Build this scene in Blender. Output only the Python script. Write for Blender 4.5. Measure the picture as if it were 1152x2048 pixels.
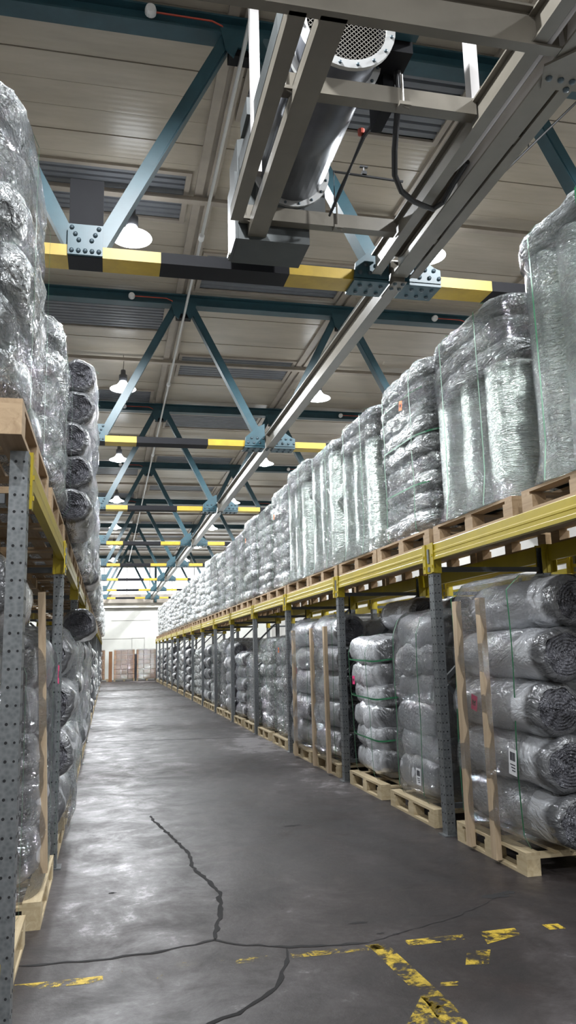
import bpy, bmesh, math, random
import numpy as np
from mathutils import Vector, Matrix, noise

for o in list(bpy.data.objects):
    bpy.data.objects.remove(o)
SC = bpy.context.scene
COL = SC.collection
PI = math.pi
random.seed(7)

# ------------------------------------------------------------------ camera, world, exposure
F_PX, YAW, PITCH, ROLL, CAM_H = 1565.64, 0.2273, 0.1761, -0.0256, 1.4718
cd = bpy.data.cameras.new('camera')
cam = bpy.data.objects.new('camera', cd)
COL.objects.link(cam)
cd.sensor_fit = 'VERTICAL'
cd.sensor_height = 24.0
cd.lens = 24.0 * F_PX / 2048.0
cd.clip_start = 0.05
cd.clip_end = 200
fwd = Vector((math.sin(YAW) * math.cos(PITCH), math.cos(YAW) * math.cos(PITCH), math.sin(PITCH)))
rgt = Vector((math.cos(YAW), -math.sin(YAW), 0))
upv = rgt.cross(fwd)
r2 = rgt * math.cos(ROLL) + upv * math.sin(ROLL)
u2 = -rgt * math.sin(ROLL) + upv * math.cos(ROLL)
M = Matrix((r2, u2, -fwd)).transposed().to_4x4()
M.translation = (0, 0, CAM_H)
cam.matrix_world = M
SC.camera = cam

SC.view_settings.view_transform = 'Standard'
SC.view_settings.look = 'None'
SC.view_settings.gamma = 1.0
SC.view_settings.use_curve_mapping = False
SC.view_settings.exposure = 0.12
w = bpy.data.worlds.new('world')
SC.world = w
w.use_nodes = True
w.node_tree.nodes['Background'].inputs[0].default_value = (0.85, 0.92, 1.0, 1)
w.node_tree.nodes['Background'].inputs[1].default_value = 2.0
LAMP_W = 900.0          # watts of each high-bay lamp
LAMP_COL = (0.93, 0.965, 1.0)

# ------------------------------------------------------------------ materials
def new_mat(name):
    m = bpy.data.materials.new(name)
    m.use_nodes = True
    return m, m.node_tree, m.node_tree.nodes['Principled BSDF']

def N(nt, t, **kw):
    n = nt.nodes.new(t)
    for k, v in kw.items():
        if k.startswith('i_'):
            n.inputs[k[2:].replace('_', ' ')].default_value = v
        else:
            setattr(n, k, v)
    return n

def coords(nt, scale=(1, 1, 1), rot=(0, 0, 0), src='Object'):
    tc = N(nt, 'ShaderNodeTexCoord')
    mp = N(nt, 'ShaderNodeMapping')
    mp.inputs['Scale'].default_value = scale
    mp.inputs['Rotation'].default_value = rot
    nt.links.new(tc.outputs[src], mp.inputs['Vector'])
    return mp.outputs['Vector']

def world_coords(nt, scale=(1, 1, 1)):
    g = N(nt, 'ShaderNodeNewGeometry')
    mp = N(nt, 'ShaderNodeMapping')
    mp.inputs['Scale'].default_value = scale
    nt.links.new(g.outputs['Position'], mp.inputs['Vector'])
    return mp.outputs['Vector']

def ramp(nt, fac, stops):
    r = N(nt, 'ShaderNodeValToRGB')
    el = r.color_ramp.elements
    while len(el) < len(stops):
        el.new(0.5)
    for e, (p, c) in zip(el, stops):
        e.position = p
        e.color = c if len(c) == 4 else (*c, 1)
    nt.links.new(fac, r.inputs['Fac'])
    return r.outputs['Color']

def noise_tex(nt, vec, scale, detail=4, rough=0.55, dist=0.0):
    n = N(nt, 'ShaderNodeTexNoise')
    n.inputs['Scale'].default_value = scale
    n.inputs['Detail'].default_value = detail
    n.inputs['Roughness'].default_value = rough
    n.inputs['Distortion'].default_value = dist
    nt.links.new(vec, n.inputs['Vector'])
    return n.outputs['Fac']

def bump(nt, bs, h, strength, dist=0.01, prev=None):
    b = N(nt, 'ShaderNodeBump')
    b.inputs['Strength'].default_value = strength
    b.inputs['Distance'].default_value = dist
    nt.links.new(h, b.inputs['Height'])
    if prev is not None:
        nt.links.new(prev, b.inputs['Normal'])
    if bs is not None:
        nt.links.new(b.outputs['Normal'], bs.inputs['Normal'])
    return b.outputs['Normal']

def paint(name, c, rough=0.5, metal=0.0, var=0.12, scale=3.0, bump_s=0.05):
    m, nt, bs = new_mat(name)
    v = world_coords(nt)
    f = noise_tex(nt, v, scale, 5, 0.6)
    lo = tuple(x * (1 - var) for x in c)
    hi = tuple(min(1, x * (1 + var)) for x in c)
    nt.links.new(ramp(nt, f, [(0.3, lo), (0.7, hi)]), bs.inputs['Base Color'])
    bs.inputs['Roughness'].default_value = rough
    bs.inputs['Metallic'].default_value = metal
    if bump_s:
        bump(nt, bs, noise_tex(nt, v, 60, 2), bump_s, 0.003)
    return m

def mat_floor():
    m, nt, bs = new_mat('concrete_floor')
    v = world_coords(nt)
    vs = world_coords(nt, (1.0, 0.45, 1))
    big = noise_tex(nt, vs, 0.55, 6, 0.62, 0.6)
    mid = noise_tex(nt, v, 2.6, 8, 0.7, 0.4)
    fine = noise_tex(nt, v, 26, 4, 0.7)
    mx = N(nt, 'ShaderNodeMath', operation='MULTIPLY_ADD')
    nt.links.new(mid, mx.inputs[0]); mx.inputs[1].default_value = 0.55
    nt.links.new(big, mx.inputs[2])
    m2 = N(nt, 'ShaderNodeMath', operation='MULTIPLY_ADD')
    nt.links.new(fine, m2.inputs[0]); m2.inputs[1].default_value = 0.18
    nt.links.new(mx.outputs[0], m2.inputs[2])
    col = ramp(nt, m2.outputs[0], [(0.70, (0.014, 0.011, 0.0105)), (0.84, (0.030, 0.0245, 0.0235)),
                                   (0.95, (0.060, 0.052, 0.052)), (1.05, (0.17, 0.157, 0.16))])
    rust = noise_tex(nt, v, 0.9, 4, 0.6)
    rr = ramp(nt, rust, [(0.6, (0, 0, 0)), (0.72, (1, 1, 1))])
    mc = N(nt, 'ShaderNodeMix', data_type='RGBA', blend_type='MULTIPLY')
    sc = N(nt, 'ShaderNodeMath', operation='MULTIPLY'); sc.inputs[1].default_value = 0.6
    nt.links.new(rr, sc.inputs[0]); nt.links.new(sc.outputs[0], mc.inputs['Factor'])
    nt.links.new(col, mc.inputs[6]); mc.inputs[7].default_value = (1.0, 0.78, 0.68, 1)
    nt.links.new(mc.outputs[2], bs.inputs['Base Color'])
    rg = ramp(nt, mid, [(0.35, (0.62,) * 3), (0.62, (0.40,) * 3)])
    nt.links.new(rg, bs.inputs['Roughness'])
    bs.inputs['Specular IOR Level'].default_value = 0.45
    b1 = bump(nt, None, mid, 0.25, 0.01)
    bump(nt, bs, fine, 0.3, 0.004, b1)
    return m

def mat_ceiling():
    m, nt, bs = new_mat('ceiling_board')
    v = world_coords(nt)
    vs = world_coords(nt, (0.6, 2.5, 1))
    f = noise_tex(nt, vs, 1.2, 5, 0.6)
    nt.links.new(ramp(nt, f, [(0.3, (0.345, 0.305, 0.245)), (0.7, (0.46, 0.41, 0.335))]), bs.inputs['Base Color'])
    bs.inputs['Roughness'].default_value = 0.30
    wv = N(nt, 'ShaderNodeTexWave', wave_type='BANDS', bands_direction='Y', wave_profile='SIN')
    wv.inputs['Scale'].default_value = 3.6
    wv.inputs['Distortion'].default_value = 0.3
    nt.links.new(v, wv.inputs['Vector'])
    bump(nt, bs, wv.outputs['Fac'], 0.2, 0.004)
    return m

def mat_galv():
    m, nt, bs = new_mat('galvanised_steel')
    v = world_coords(nt)
    vo = N(nt, 'ShaderNodeTexVoronoi'); vo.inputs['Scale'].default_value = 55
    nt.links.new(v, vo.inputs['Vector'])
    nt.links.new(ramp(nt, vo.outputs['Distance'], [(0.0, (0.11, 0.12, 0.125)), (0.8, (0.19, 0.20, 0.205))]), bs.inputs['Base Color'])
    bs.inputs['Metallic'].default_value = 0.6
    bs.inputs['Roughness'].default_value = 0.42
    return m

def mat_wood(name, a, b, axis=1):
    m, nt, bs = new_mat(name)
    s = [14, 14, 14]; s[axis] = 1.2
    v = world_coords(nt, tuple(s))
    f = noise_tex(nt, v, 1.6, 5, 0.65, 0.8)
    nt.links.new(ramp(nt, f, [(0.3, a), (0.7, b)]), bs.inputs['Base Color'])
    bs.inputs['Roughness'].default_value = 0.7
    bump(nt, bs, f, 0.2, 0.004)
    return m

def mat_foil(name, base, metal, rough, wr=0.7, scale=(1, 1, 1), dark=0.75, size=9, coat=0.6, enddark=0.0):
    """wrinkled packing film: broad creases plus fine crackle"""
    m, nt, bs = new_mat(name)
    oi = N(nt, 'ShaderNodeObjectInfo')
    tc = N(nt, 'ShaderNodeTexCoord')
    ad = N(nt, 'ShaderNodeVectorMath', operation='MULTIPLY_ADD')
    cb = N(nt, 'ShaderNodeCombineXYZ')
    nt.links.new(oi.outputs['Random'], cb.inputs[0]); nt.links.new(oi.outputs['Random'], cb.inputs[1])
    ad.inputs[1].default_value = (37, 53, 0)
    nt.links.new(cb.outputs[0], ad.inputs[0])
    nt.links.new(tc.outputs['Object'], ad.inputs[2])
    mp = N(nt, 'ShaderNodeMapping'); mp.inputs['Scale'].default_value = scale
    nt.links.new(ad.outputs[0], mp.inputs['Vector'])
    v = mp.outputs['Vector']
    f1 = noise_tex(nt, v, size, 3, 0.55, 1.6)
    rid = N(nt, 'ShaderNodeMath', operation='SUBTRACT'); rid.inputs[1].default_value = 0.5
    nt.links.new(f1, rid.inputs[0])
    ab = N(nt, 'ShaderNodeMath', operation='ABSOLUTE'); nt.links.new(rid.outputs[0], ab.inputs[0])
    f2 = noise_tex(nt, v, size * 4.5, 3, 0.6, 0.8)
    c = ramp(nt, noise_tex(nt, v, 3.5, 3), [(0.3, tuple(x * dark for x in base)), (0.7, base)])
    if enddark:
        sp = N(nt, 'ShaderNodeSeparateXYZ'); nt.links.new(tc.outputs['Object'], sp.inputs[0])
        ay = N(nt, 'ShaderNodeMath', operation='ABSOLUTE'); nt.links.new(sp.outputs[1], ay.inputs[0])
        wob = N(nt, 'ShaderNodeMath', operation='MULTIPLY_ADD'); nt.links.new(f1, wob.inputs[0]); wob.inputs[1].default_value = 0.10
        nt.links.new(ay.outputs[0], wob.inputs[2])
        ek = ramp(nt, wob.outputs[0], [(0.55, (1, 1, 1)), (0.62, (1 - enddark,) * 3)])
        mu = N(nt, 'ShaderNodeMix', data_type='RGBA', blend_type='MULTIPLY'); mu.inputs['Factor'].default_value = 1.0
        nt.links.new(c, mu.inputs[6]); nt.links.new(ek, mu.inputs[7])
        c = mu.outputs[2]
    nt.links.new(c, bs.inputs['Base Color'])
    bs.inputs['Metallic'].default_value = metal
    bs.inputs['Roughness'].default_value = rough
    bs.inputs['Coat Weight'].default_value = coat
    bs.inputs['Coat Roughness'].default_value = 0.12
    b1 = bump(nt, None, ab.outputs[0], wr, 0.13 if wr > 0.7 else 0.06)
    b2 = bump(nt, bs, f2, wr * 0.8, 0.03 if wr > 0.7 else 0.018, b1)
    nt.links.new(b2, bs.inputs['Coat Normal'])
    return m

def mat_film(name='stretch_film', white=0.10, gloss=0.30):
    """clear stretch film: mostly see-through, with bright creases"""
    m, nt, bs = new_mat(name)
    nt.nodes.remove(bs)
    out = nt.nodes['Material Output']
    v = coords(nt, (3.0, 3.0, 11.0), (0.35, 0.3, 0))
    f = noise_tex(nt, v, 2.2, 4, 0.6, 1.3)
    v2 = coords(nt, (9, 9, 14), (0.1, -0.4, 0))
    f2 = noise_tex(nt, v2, 2.4, 3, 0.6, 0.9)
    b1 = bump(nt, None, f, 1.0, 0.16)
    b2 = bump(nt, None, f2, 1.0, 0.05, b1)
    tr = N(nt, 'ShaderNodeBsdfTransparent')
    gl = N(nt, 'ShaderNodeBsdfGlossy'); gl.inputs['Roughness'].default_value = 0.08
    gl.inputs['Color'].default_value = (0.95, 0.97, 1, 1)
    df = N(nt, 'ShaderNodeBsdfDiffuse'); df.inputs['Color'].default_value = (0.8, 0.82, 0.85, 1)
    nt.links.new(b2, gl.inputs['Normal']); nt.links.new(b2, df.inputs['Normal'])
    a = N(nt, 'ShaderNodeMixShader'); a.inputs[0].default_value = white
    nt.links.new(tr.outputs[0], a.inputs[1]); nt.links.new(df.outputs[0], a.inputs[2])
    b = N(nt, 'ShaderNodeMixShader')
    fr = N(nt, 'ShaderNodeMath', operation='MULTIPLY_ADD')
    fres = N(nt, 'ShaderNodeFresnel'); fres.inputs['IOR'].default_value = 1.5
    nt.links.new(b2, fres.inputs['Normal'])
    nt.links.new(fres.outputs[0], fr.inputs[0]); fr.inputs[1].default_value = 0.8; fr.inputs[2].default_value = gloss
    nt.links.new(fr.outputs[0], b.inputs[0])
    nt.links.new(a.outputs[0], b.inputs[1]); nt.links.new(gl.outputs[0], b.inputs[2])
    nt.links.new(b.outputs[0], out.inputs['Surface'])
    return m

def mat_emit(name, c, s):
    m, nt, bs = new_mat(name)
    bs.inputs['Base Color'].default_value = (*c, 1)
    bs.inputs['Emission Color'].default_value = (*c, 1)
    bs.inputs['Emission Strength'].default_value = s
    return m

def mat_worn(name, c, thr=0.5):
    """road paint worn through to the concrete"""
    m, nt, bs = new_mat(name)
    out = nt.nodes['Material Output']
    v = world_coords(nt)
    f = noise_tex(nt, v, 7, 8, 0.75, 0.5)
    k = ramp(nt, f, [(thr - 0.03, (0, 0, 0)), (thr + 0.05, (1, 1, 1))])
    nt.links.new(ramp(nt, noise_tex(nt, v, 40, 3), [(0.3, tuple(x * 0.55 for x in c)), (0.7, c)]), bs.inputs['Base Color'])
    bs.inputs['Roughness'].default_value = 0.6
    tr = N(nt, 'ShaderNodeBsdfTransparent')
    mx = N(nt, 'ShaderNodeMixShader')
    nt.links.new(k, mx.inputs[0]); nt.links.new(tr.outputs[0], mx.inputs[1]); nt.links.new(bs.outputs[0], mx.inputs[2])
    nt.links.new(mx.outputs[0], out.inputs['Surface'])
    return m

def mat_mesh():
    m, nt, bs = new_mat('wire')
    bs.inputs['Base Color'].default_value = (0.3, 0.28, 0.25, 1)
    bs.inputs['Metallic'].default_value = 0.7
    return m

MT = {}
MT['floor'] = mat_floor()
MT['ceiling'] = mat_ceiling()
MT['joint'] = paint('dark_joint', (0.05, 0.045, 0.04), 0.8)
MT['trim'] = paint('ceiling_trim', (0.33, 0.29, 0.245), 0.5)
MT['louvre'] = paint('grey_louvre', (0.15, 0.16, 0.18), 0.45, 0.1)
MT['teal'] = paint('teal_paint', (0.022, 0.066, 0.085), 0.42, 0.0, 0.2, 4)
MT['yellow'] = paint('yellow_paint', (0.44, 0.29, 0.02), 0.45, 0.0, 0.15, 5)
MT['black'] = paint('black_paint', (0.006, 0.006, 0.008), 0.62, 0.0, 0.2)
MT['black'].node_tree.nodes['Principled BSDF'].inputs['Specular IOR Level'].default_value = 0.2
MT['rackyellow'] = paint('rack_yellow', (0.40, 0.305, 0.012), 0.33, 0.0, 0.1, 4)
MT['galv'] = mat_galv()
MT['brace'] = paint('dark_brace', (0.075, 0.08, 0.085), 0.45, 0.3)
MT['cream'] = paint('cream_paint', (0.15, 0.135, 0.11), 0.33, 0.0, 0.12, 3)
MT['white'] = paint('white_paint', (0.42, 0.40, 0.39), 0.5, 0.0, 0.06, 3)
MT['duct'] = paint('grey_duct', (0.13, 0.135, 0.15), 0.32, 0.55, 0.15, 4)
MT['plenum'] = paint('plenum_grey', (0.045, 0.05, 0.05), 0.55, 0.1, 0.15, 4)
MT['wire'] = mat_mesh()
MT['rubber'] = paint('black_rubber', (0.015, 0.015, 0.016), 0.45, 0, 0.1)
MT['hole'] = paint('punched_hole', (0.008, 0.008, 0.009), 0.9, 0, 0.0, 1, 0)
MT['bolt'] = paint('bolt_steel', (0.06, 0.085, 0.10), 0.4, 0.3)
MT['conduit'] = paint('conduit_metal', (0.55, 0.55, 0.54), 0.35, 0.5, 0.08)
MT['red'] = paint('red_cable', (0.45, 0.06, 0.03), 0.5)
MT['plasticwhite'] = paint('white_plastic', (0.75, 0.75, 0.75), 0.4)
MT['wall'] = paint('pale_wall', (0.50, 0.50, 0.46), 0.7, 0, 0.08, 0.8)
MT['wallgrey'] = paint('grey_wall', (0.32, 0.31, 0.29), 0.8, 0, 0.1, 0.5)
MT['concrete'] = paint('concrete_beam', (0.52, 0.50, 0.44), 0.8, 0, 0.1, 1)
MT['wood'] = mat_wood('pale_pallet_wood', (0.34, 0.26, 0.145), (0.50, 0.41, 0.265))
MT['woodx'] = mat_wood('pale_pallet_wood_cross', (0.34, 0.26, 0.145), (0.50, 0.41, 0.265), 0)
MT['woodz'] = mat_wood('batten_wood', (0.33, 0.24, 0.15), (0.48, 0.37, 0.25), 2)
MT['brown'] = mat_wood('brown_pallet_wood', (0.27, 0.18, 0.10), (0.42, 0.30, 0.18))
MT['brownx'] = mat_wood('brown_pallet_wood_cross', (0.27, 0.18, 0.10), (0.42, 0.30, 0.18), 0)
MT['roll'] = mat_foil('silver_roll_film', (0.64, 0.65, 0.68), 0.28, 0.28, 0.6, (1, 0.5, 1), 0.8, 5, 0.6, 0.82)
MT['rollend'] = mat_foil('dark_roll_end', (0.15, 0.15, 0.17), 0.3, 0.30, 0.8, (1, 1, 1), 0.5, 11)
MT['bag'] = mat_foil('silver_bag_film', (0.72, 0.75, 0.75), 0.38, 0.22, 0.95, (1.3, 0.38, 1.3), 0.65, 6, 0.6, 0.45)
MT['vroll'] = mat_foil('green_grey_foil', (0.66, 0.74, 0.69), 0.7, 0.24, 0.75, (0.8, 3.0, 0.8), 0.75, 7)
MT['film'] = mat_film('stretch_film', 0.03, 0.10)
MT['filmthin'] = mat_film('thin_stretch_film', 0.02, 0.06)
MT['cap'] = mat_foil('crinkled_cap_film', (0.66, 0.68, 0.70), 0.6, 0.24, 1.0, (1, 1, 1), 0.7, 16)
MT['strap'] = paint('green_strap', (0.015, 0.14, 0.055), 0.4)
MT['pink'] = paint('pink_sticker', (0.75, 0.02, 0.16), 0.6, 0, 0.05)
MT['orange'] = paint('orange_sticker', (0.85, 0.20, 0.03), 0.6, 0, 0.05)
MT['paper'] = paint('white_label', (0.65, 0.65, 0.66), 0.6, 0, 0.05)
MT['ink'] = paint('black_ink', (0.02, 0.02, 0.03), 0.6, 0, 0)
MT['darklabel'] = paint('dark_roll_label', (0.05, 0.075, 0.09), 0.4)
MT['carton'] = paint('brown_carton', (0.40, 0.24, 0.14), 0.7, 0, 0.1, 6)
MT['brownboard'] = paint('dark_brown_board', (0.22, 0.10, 0.04), 0.7)
MT['crack'] = paint('dark_crack_and_stain', (0.012, 0.011, 0.011), 0.95, 0, 0.2, 9, 0)  # one dark tone for cracks, floor joint and oil stains
MT['yellowmark'] = mat_worn('worn_yellow_marking', (0.52, 0.36, 0.03), 0.50)
MT['yellowmark2'] = mat_worn('faint_yellow_marking', (0.46, 0.33, 0.04), 0.58)
MT['bulb'] = mat_emit('lamp_glow', (0.95, 0.98, 1.0), 40)
MT['shade'] = mat_emit('lamp_shade_white', (0.93, 0.97, 1.0), 7.0)
MT['pane'] = mat_emit('daylit_pane', (0.95, 0.98, 1.0), 2.6)

# ------------------------------------------------------------------ mesh helpers
def mesh(name, verts, faces, smooth=False):
    me = bpy.data.meshes.new(name)
    me.from_pydata([tuple(map(float, v)) for v in verts], [], [tuple(f) for f in faces])
    me.update()
    if smooth:
        me.polygons.foreach_set('use_smooth', [True] * len(me.polygons))
    return me

class MB:
    """collects boxes, prisms and tubes into one mesh"""
    def __init__(s):
        s.v = []; s.f = []; s.mi = []
    def add(s, v, f, mi=0):
        o = len(s.v); s.v += [tuple(p) for p in v]
        s.f += [tuple(i + o for i in q) for q in f]; s.mi += [mi] * len(f)
        return s
    def box(s, x0, x1, y0, y1, z0, z1, mi=0):
        v = [(x, y, z) for x in (x0, x1) for y in (y0, y1) for z in (z0, z1)]
        f = [(0, 1, 3, 2), (4, 6, 7, 5), (0, 4, 5, 1), (2, 3, 7, 6), (0, 2, 6, 4), (1, 5, 7, 3)]
        return s.add(v, f, mi)
    def obox(s, a, b, wdt, dep, side, mi=0):
        """bar from a to b; width along 'side x dir', depth along side"""
        a = Vector(a); b = Vector(b); d = (b - a).normalized(); sd = Vector(side).normalized()
        n = d.cross(sd).normalized()
        v = []
        for p in (a, b):
            for i, j in ((-1, -1), (1, -1), (1, 1), (-1, 1)):
                v.append(p + n * (i * wdt / 2) + sd * (j * dep / 2))
        f = [(3, 2, 1, 0), (4, 5, 6, 7)] + [(i, (i + 1) % 4, (i + 1) % 4 + 4, i + 4) for i in range(4)]
        return s.add(v, f, mi)
    def prism(s, prof, axis, a, b, mi=0):
        """profile polygon extruded along an axis"""
        def P(p, t):
            return {'y': (p[0], t, p[1]), 'x': (t, p[0], p[1]), 'z': (p[0], p[1], t)}[axis]
        n = len(prof)
        v = [P(p, a) for p in prof] + [P(p, b) for p in prof]
        f = [tuple(range(n - 1, -1, -1)), tuple(range(n, 2 * n))] + [(i, (i + 1) % n, (i + 1) % n + n, i + n) for i in range(n)]
        return s.add(v, f, mi)
    def tube(s, pts, r, n=8, mi=0):
        pts = [Vector(p) for p in pts]
        rings = []
        for i, p in enumerate(pts):
            d = (pts[min(i + 1, len(pts) - 1)] - pts[max(i - 1, 0)]).normalized()
            a = Vector((0, 0, 1)) if abs(d.z) < 0.9 else Vector((1, 0, 0))
            u = d.cross(a).normalized(); w_ = d.cross(u)
            rr = r[i] if isinstance(r, (list, tuple)) else r
            rings.append([p + (u * math.cos(2 * PI * k / n) + w_ * math.sin(2 * PI * k / n)) * rr for k in range(n)])
        v = [q for g in rings for q in g]
        f = []
        for i in range(len(rings) - 1):
            for k in range(n):
                f.append((i * n + k, i * n + (k + 1) % n, (i + 1) * n + (k + 1) % n, (i + 1) * n + k))
        f += [tuple(range(n - 1, -1, -1)), tuple(range((len(rings) - 1) * n, len(rings) * n))]
        return s.add(v, f, mi)
    def lathe(s, prof, c, n=20, axis='z', mi=0):
        v = []; f = []
        for r, t in prof:
            for k in range(n):
                a = 2 * PI * k / n; p, q = r * math.cos(a), r * math.sin(a)
                v.append({'z': (c[0] + p, c[1] + q, c[2] + t), 'y': (c[0] + p, c[1] + t, c[2] + q), 'x': (c[0] + t, c[1] + p, c[2] + q)}[axis])
        for i in range(len(prof) - 1):
            for k in range(n):
                f.append((i * n + k, i * n + (k + 1) % n, (i + 1) * n + (k + 1) % n, (i + 1) * n + k))
        return s.add(v, f, mi)
    def mesh(s, name, smooth=False):
        me = mesh(name, s.v, s.f, smooth)
        if any(s.mi):
            me.polygons.foreach_set('material_index', s.mi)
        bm = bmesh.new(); bm.from_mesh(me)
        bmesh.ops.recalc_face_normals(bm, faces=bm.faces); bm.to_mesh(me); bm.free()
        return me

def obj(name, me, mats, parent=None, loc=(0, 0, 0), rot=None, scale=None):
    if isinstance(me, MB):
        me = me.mesh(name)
    if mats is not None and len(me.materials) == 0:
        for m in (mats if isinstance(mats, (list, tuple)) else [mats]):
            me.materials.append(MT[m] if isinstance(m, str) else m)
    o = bpy.data.objects.new(name, me)
    COL.objects.link(o)
    o.location = loc
    if rot: o.rotation_euler = rot
    if scale: o.scale = scale
    if parent: o.parent = parent
    return o

def tag(o, label, cat, group=None):
    o['label'] = label; o['category'] = cat
    if group: o['group'] = group
    return o

def thing(name, label, cat, loc=(0, 0, 0), group=None):
    o = bpy.data.objects.new(name, None); COL.objects.link(o)
    o.empty_display_size = 0.1
    o.location = loc
    return tag(o, label, cat, group)

def struct(name, me, mats, **k):
    o = obj(name, me, mats, **k); o['kind'] = 'structure'
    return o

ORD = ('first second third fourth fifth sixth seventh eighth ninth tenth eleventh twelfth thirteenth fourteenth fifteenth '
       'sixteenth seventeenth eighteenth nineteenth twentieth twenty-first twenty-second twenty-third twenty-fourth '
       'twenty-fifth twenty-sixth twenty-seventh twenty-eighth twenty-ninth thirtieth thirty-first thirty-second').split()

# ------------------------------------------------------------------ room
YB, YF, XL, XR, ZC = 50.6, -7.0, -7.4, 10.4, 7.7
fl = struct('floor', MB().box(XL, XR, YF, YB, -0.2, 0.0), 'floor')
ce = struct('ceiling', MB().box(XL, XR, YF, YB, ZC + 0.05, ZC + 0.2), 'joint')
wl = struct('wall_left', MB().box(XL - 0.2, XL, YF, YB, 0, ZC + 0.2), 'wallgrey')
wr = struct('wall_right', MB().box(XR, XR + 0.2, YF, YB, 0, ZC + 0.2), 'wallgrey')
wf = struct('wall_front', MB().box(XL, XR, YF - 0.2, YF, 0, ZC + 0.2), 'wallgrey')
wb = MB()
wb.box(XL, XR, YB, YB + 0.25, 0, 4.55)
wb.box(XL, XR, YB, YB + 0.25, 7.0, ZC + 0.2)
wb.box(XL, XR, YB + 0.05, YB + 0.25, 4.55, 5.25)
wback = struct('wall_back', wb, 'wall')
struct('trim_1', MB().box(XL, XR, YB - 0.28, YB, 4.42, 4.72), 'concrete')
obj('panel_strip', MB().box(XL, XR, YB - 0.03, YB + 0.05, 4.72, 5.25), 'trim', wback)
mb = MB()
for x0, x1, z0, z1 in ((0.2, 2.6, 3.62, 3.65), (1.45, 1.48, 0, 2.55), (2.22, 2.25, 0, 2.55), (1.45, 2.25, 2.52, 2.55), (-1.5, 1.45, 2.5, 2.52)):
    mb.box(x0, x1, YB - 0.02, YB, z0, z1)
obj('wall_rail', mb, 'wallgrey', wback)
win = struct('window_1', MB().box(XL, XR, YB + 0.02, YB + 0.1, 5.2, 5.28).box(XL, XR, YB + 0.02, YB + 0.1, 6.97, 7.05), 'wallgrey')
x = XL
i = 0
while x < XR - 0.1:
    x1 = min(x + 1.42, XR)
    obj('pane', MB().box(x + 0.02, x1 - 0.02, YB + 0.10, YB + 0.12, 5.25, 7.0), 'pane', win)
    obj('mullion', MB().box(x - 0.02, x + 0.02, YB + 0.02, YB + 0.12, 5.25, 7.0), 'wallgrey', win)
    if i % 3 == 1:
        obj('mullion', MB().box(x + 0.3, x + 0.44, YB - 0.2, YB + 0.02, 4.72, 7.0), 'teal', win)
    x += 1.42; i += 1

# ceiling boards, with openings for the louvre panels
BAYX = [-7.4, -4.565, -1.68, 1.205, 4.09, 6.975, 10.4]
LOUV = []                                           # bay index, y0, y1
for y0 in (9.42, 13.45, 18.2, 22.3, 26.2, 30.4, 34.6, 38.8, 43.0):
    LOUV.append((2, -1.35, 0.92, y0, y0 + 1.1))
for y0 in (6.95, 11.45, 15.8, 19.95, 24.4, 28.6, 32.8, 37.0, 41.2, 45.4):
    LOUV.append((3, 1.45, 3.86, y0, y0 + 1.2))
PW = 0.42
rows = int((YB - 2.5) / PW)
cache = {}
far_mb = MB()
cnt = 0
for r in range(rows):
    y0 = 2.5 + r * PW
    for b in range(1, 5):
        x0, x1 = BAYX[b] + 0.06, BAYX[b + 1] - 0.06
        segs = [(x0, x1, y0, y0 + PW - 0.01)]
        for (lb, lx0, lx1, ly0, ly1) in LOUV:
            if lb == b and y0 + PW > ly0 and y0 < ly1:
                segs = [(x0, lx0, y0, y0 + PW - 0.01), (lx1, x1, y0, y0 + PW - 0.01)]
                if y0 < ly0 - 0.03: segs.append((lx0, lx1, y0, ly0))
                if y0 + PW > ly1 + 0.03: segs.append((lx0, lx1, ly1, y0 + PW - 0.01))
                break
        for (a, b_, c, d) in segs:
            dz = 0.004 * ((r * 7 + b * 3) % 3)
            if y0 < 24 and cnt < 295:
                k = (round(b_ - a, 3), round(d - c, 3))
                if k not in cache:
                    cache[k] = MB().box(0, k[0], 0, k[1], 0, 0.045).mesh('ceiling_board')
                    cache[k].materials.append(MT['ceiling'])
                obj('ceiling_board', cache[k], None, ce, (a, c, ZC + dz)); cnt += 1
            else:
                far_mb.box(a, b_, c, d, ZC + dz, ZC + dz + 0.045)
o = obj('far_ceiling_boards', far_mb, 'ceiling', ce); o['kind'] = 'stuff'
for (lb, x0, x1, y0, y1) in LOUV:
    fr = MB()
    fw = 0.07
    fr.box(x0 - fw, x1 + fw, y0 - fw, y0, ZC - 0.03, ZC + 0.04).box(x0 - fw, x1 + fw, y1, y1 + fw, ZC - 0.03, ZC + 0.04)
    fr.box(x0 - fw, x0, y0, y1, ZC - 0.03, ZC + 0.04).box(x1, x1 + fw, y0, y1, ZC - 0.03, ZC + 0.04)
    p = obj('louvre_panel', fr, 'trim', ce)
    ns = 9
    key = ('slat', round(x1 - x0, 2), round(y1 - y0, 2))
    if key not in cache:
        d = (y1 - y0) / ns
        cache[key] = MB().prism([(0, 0.045), (0.02, 0.0), (d * 0.75, -0.004), (d * 0.98, 0.04)], 'x', 0, x1 - x0).mesh('slat')
        cache[key].materials.append(MT['louvre'])
    for k in range(ns):
        obj('slat', cache[key], None, p, (x0, y0 + (y1 - y0) * k / ns, ZC - 0.002))
k = 0
for b in range(1, 6):
    k += 1
    t = struct('trim_%d' % (k + 1), MB().box(BAYX[b] - 0.14, BAYX[b] - 0.03, 2, YB, ZC - 0.05, ZC + 0.05).box(BAYX[b] + 0.03, BAYX[b] + 0.14, 2, YB, ZC - 0.05, ZC + 0.05).box(BAYX[b] - 0.03, BAYX[b] + 0.03, 2, YB, ZC - 0.01, ZC + 0.05), 'trim')

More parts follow.
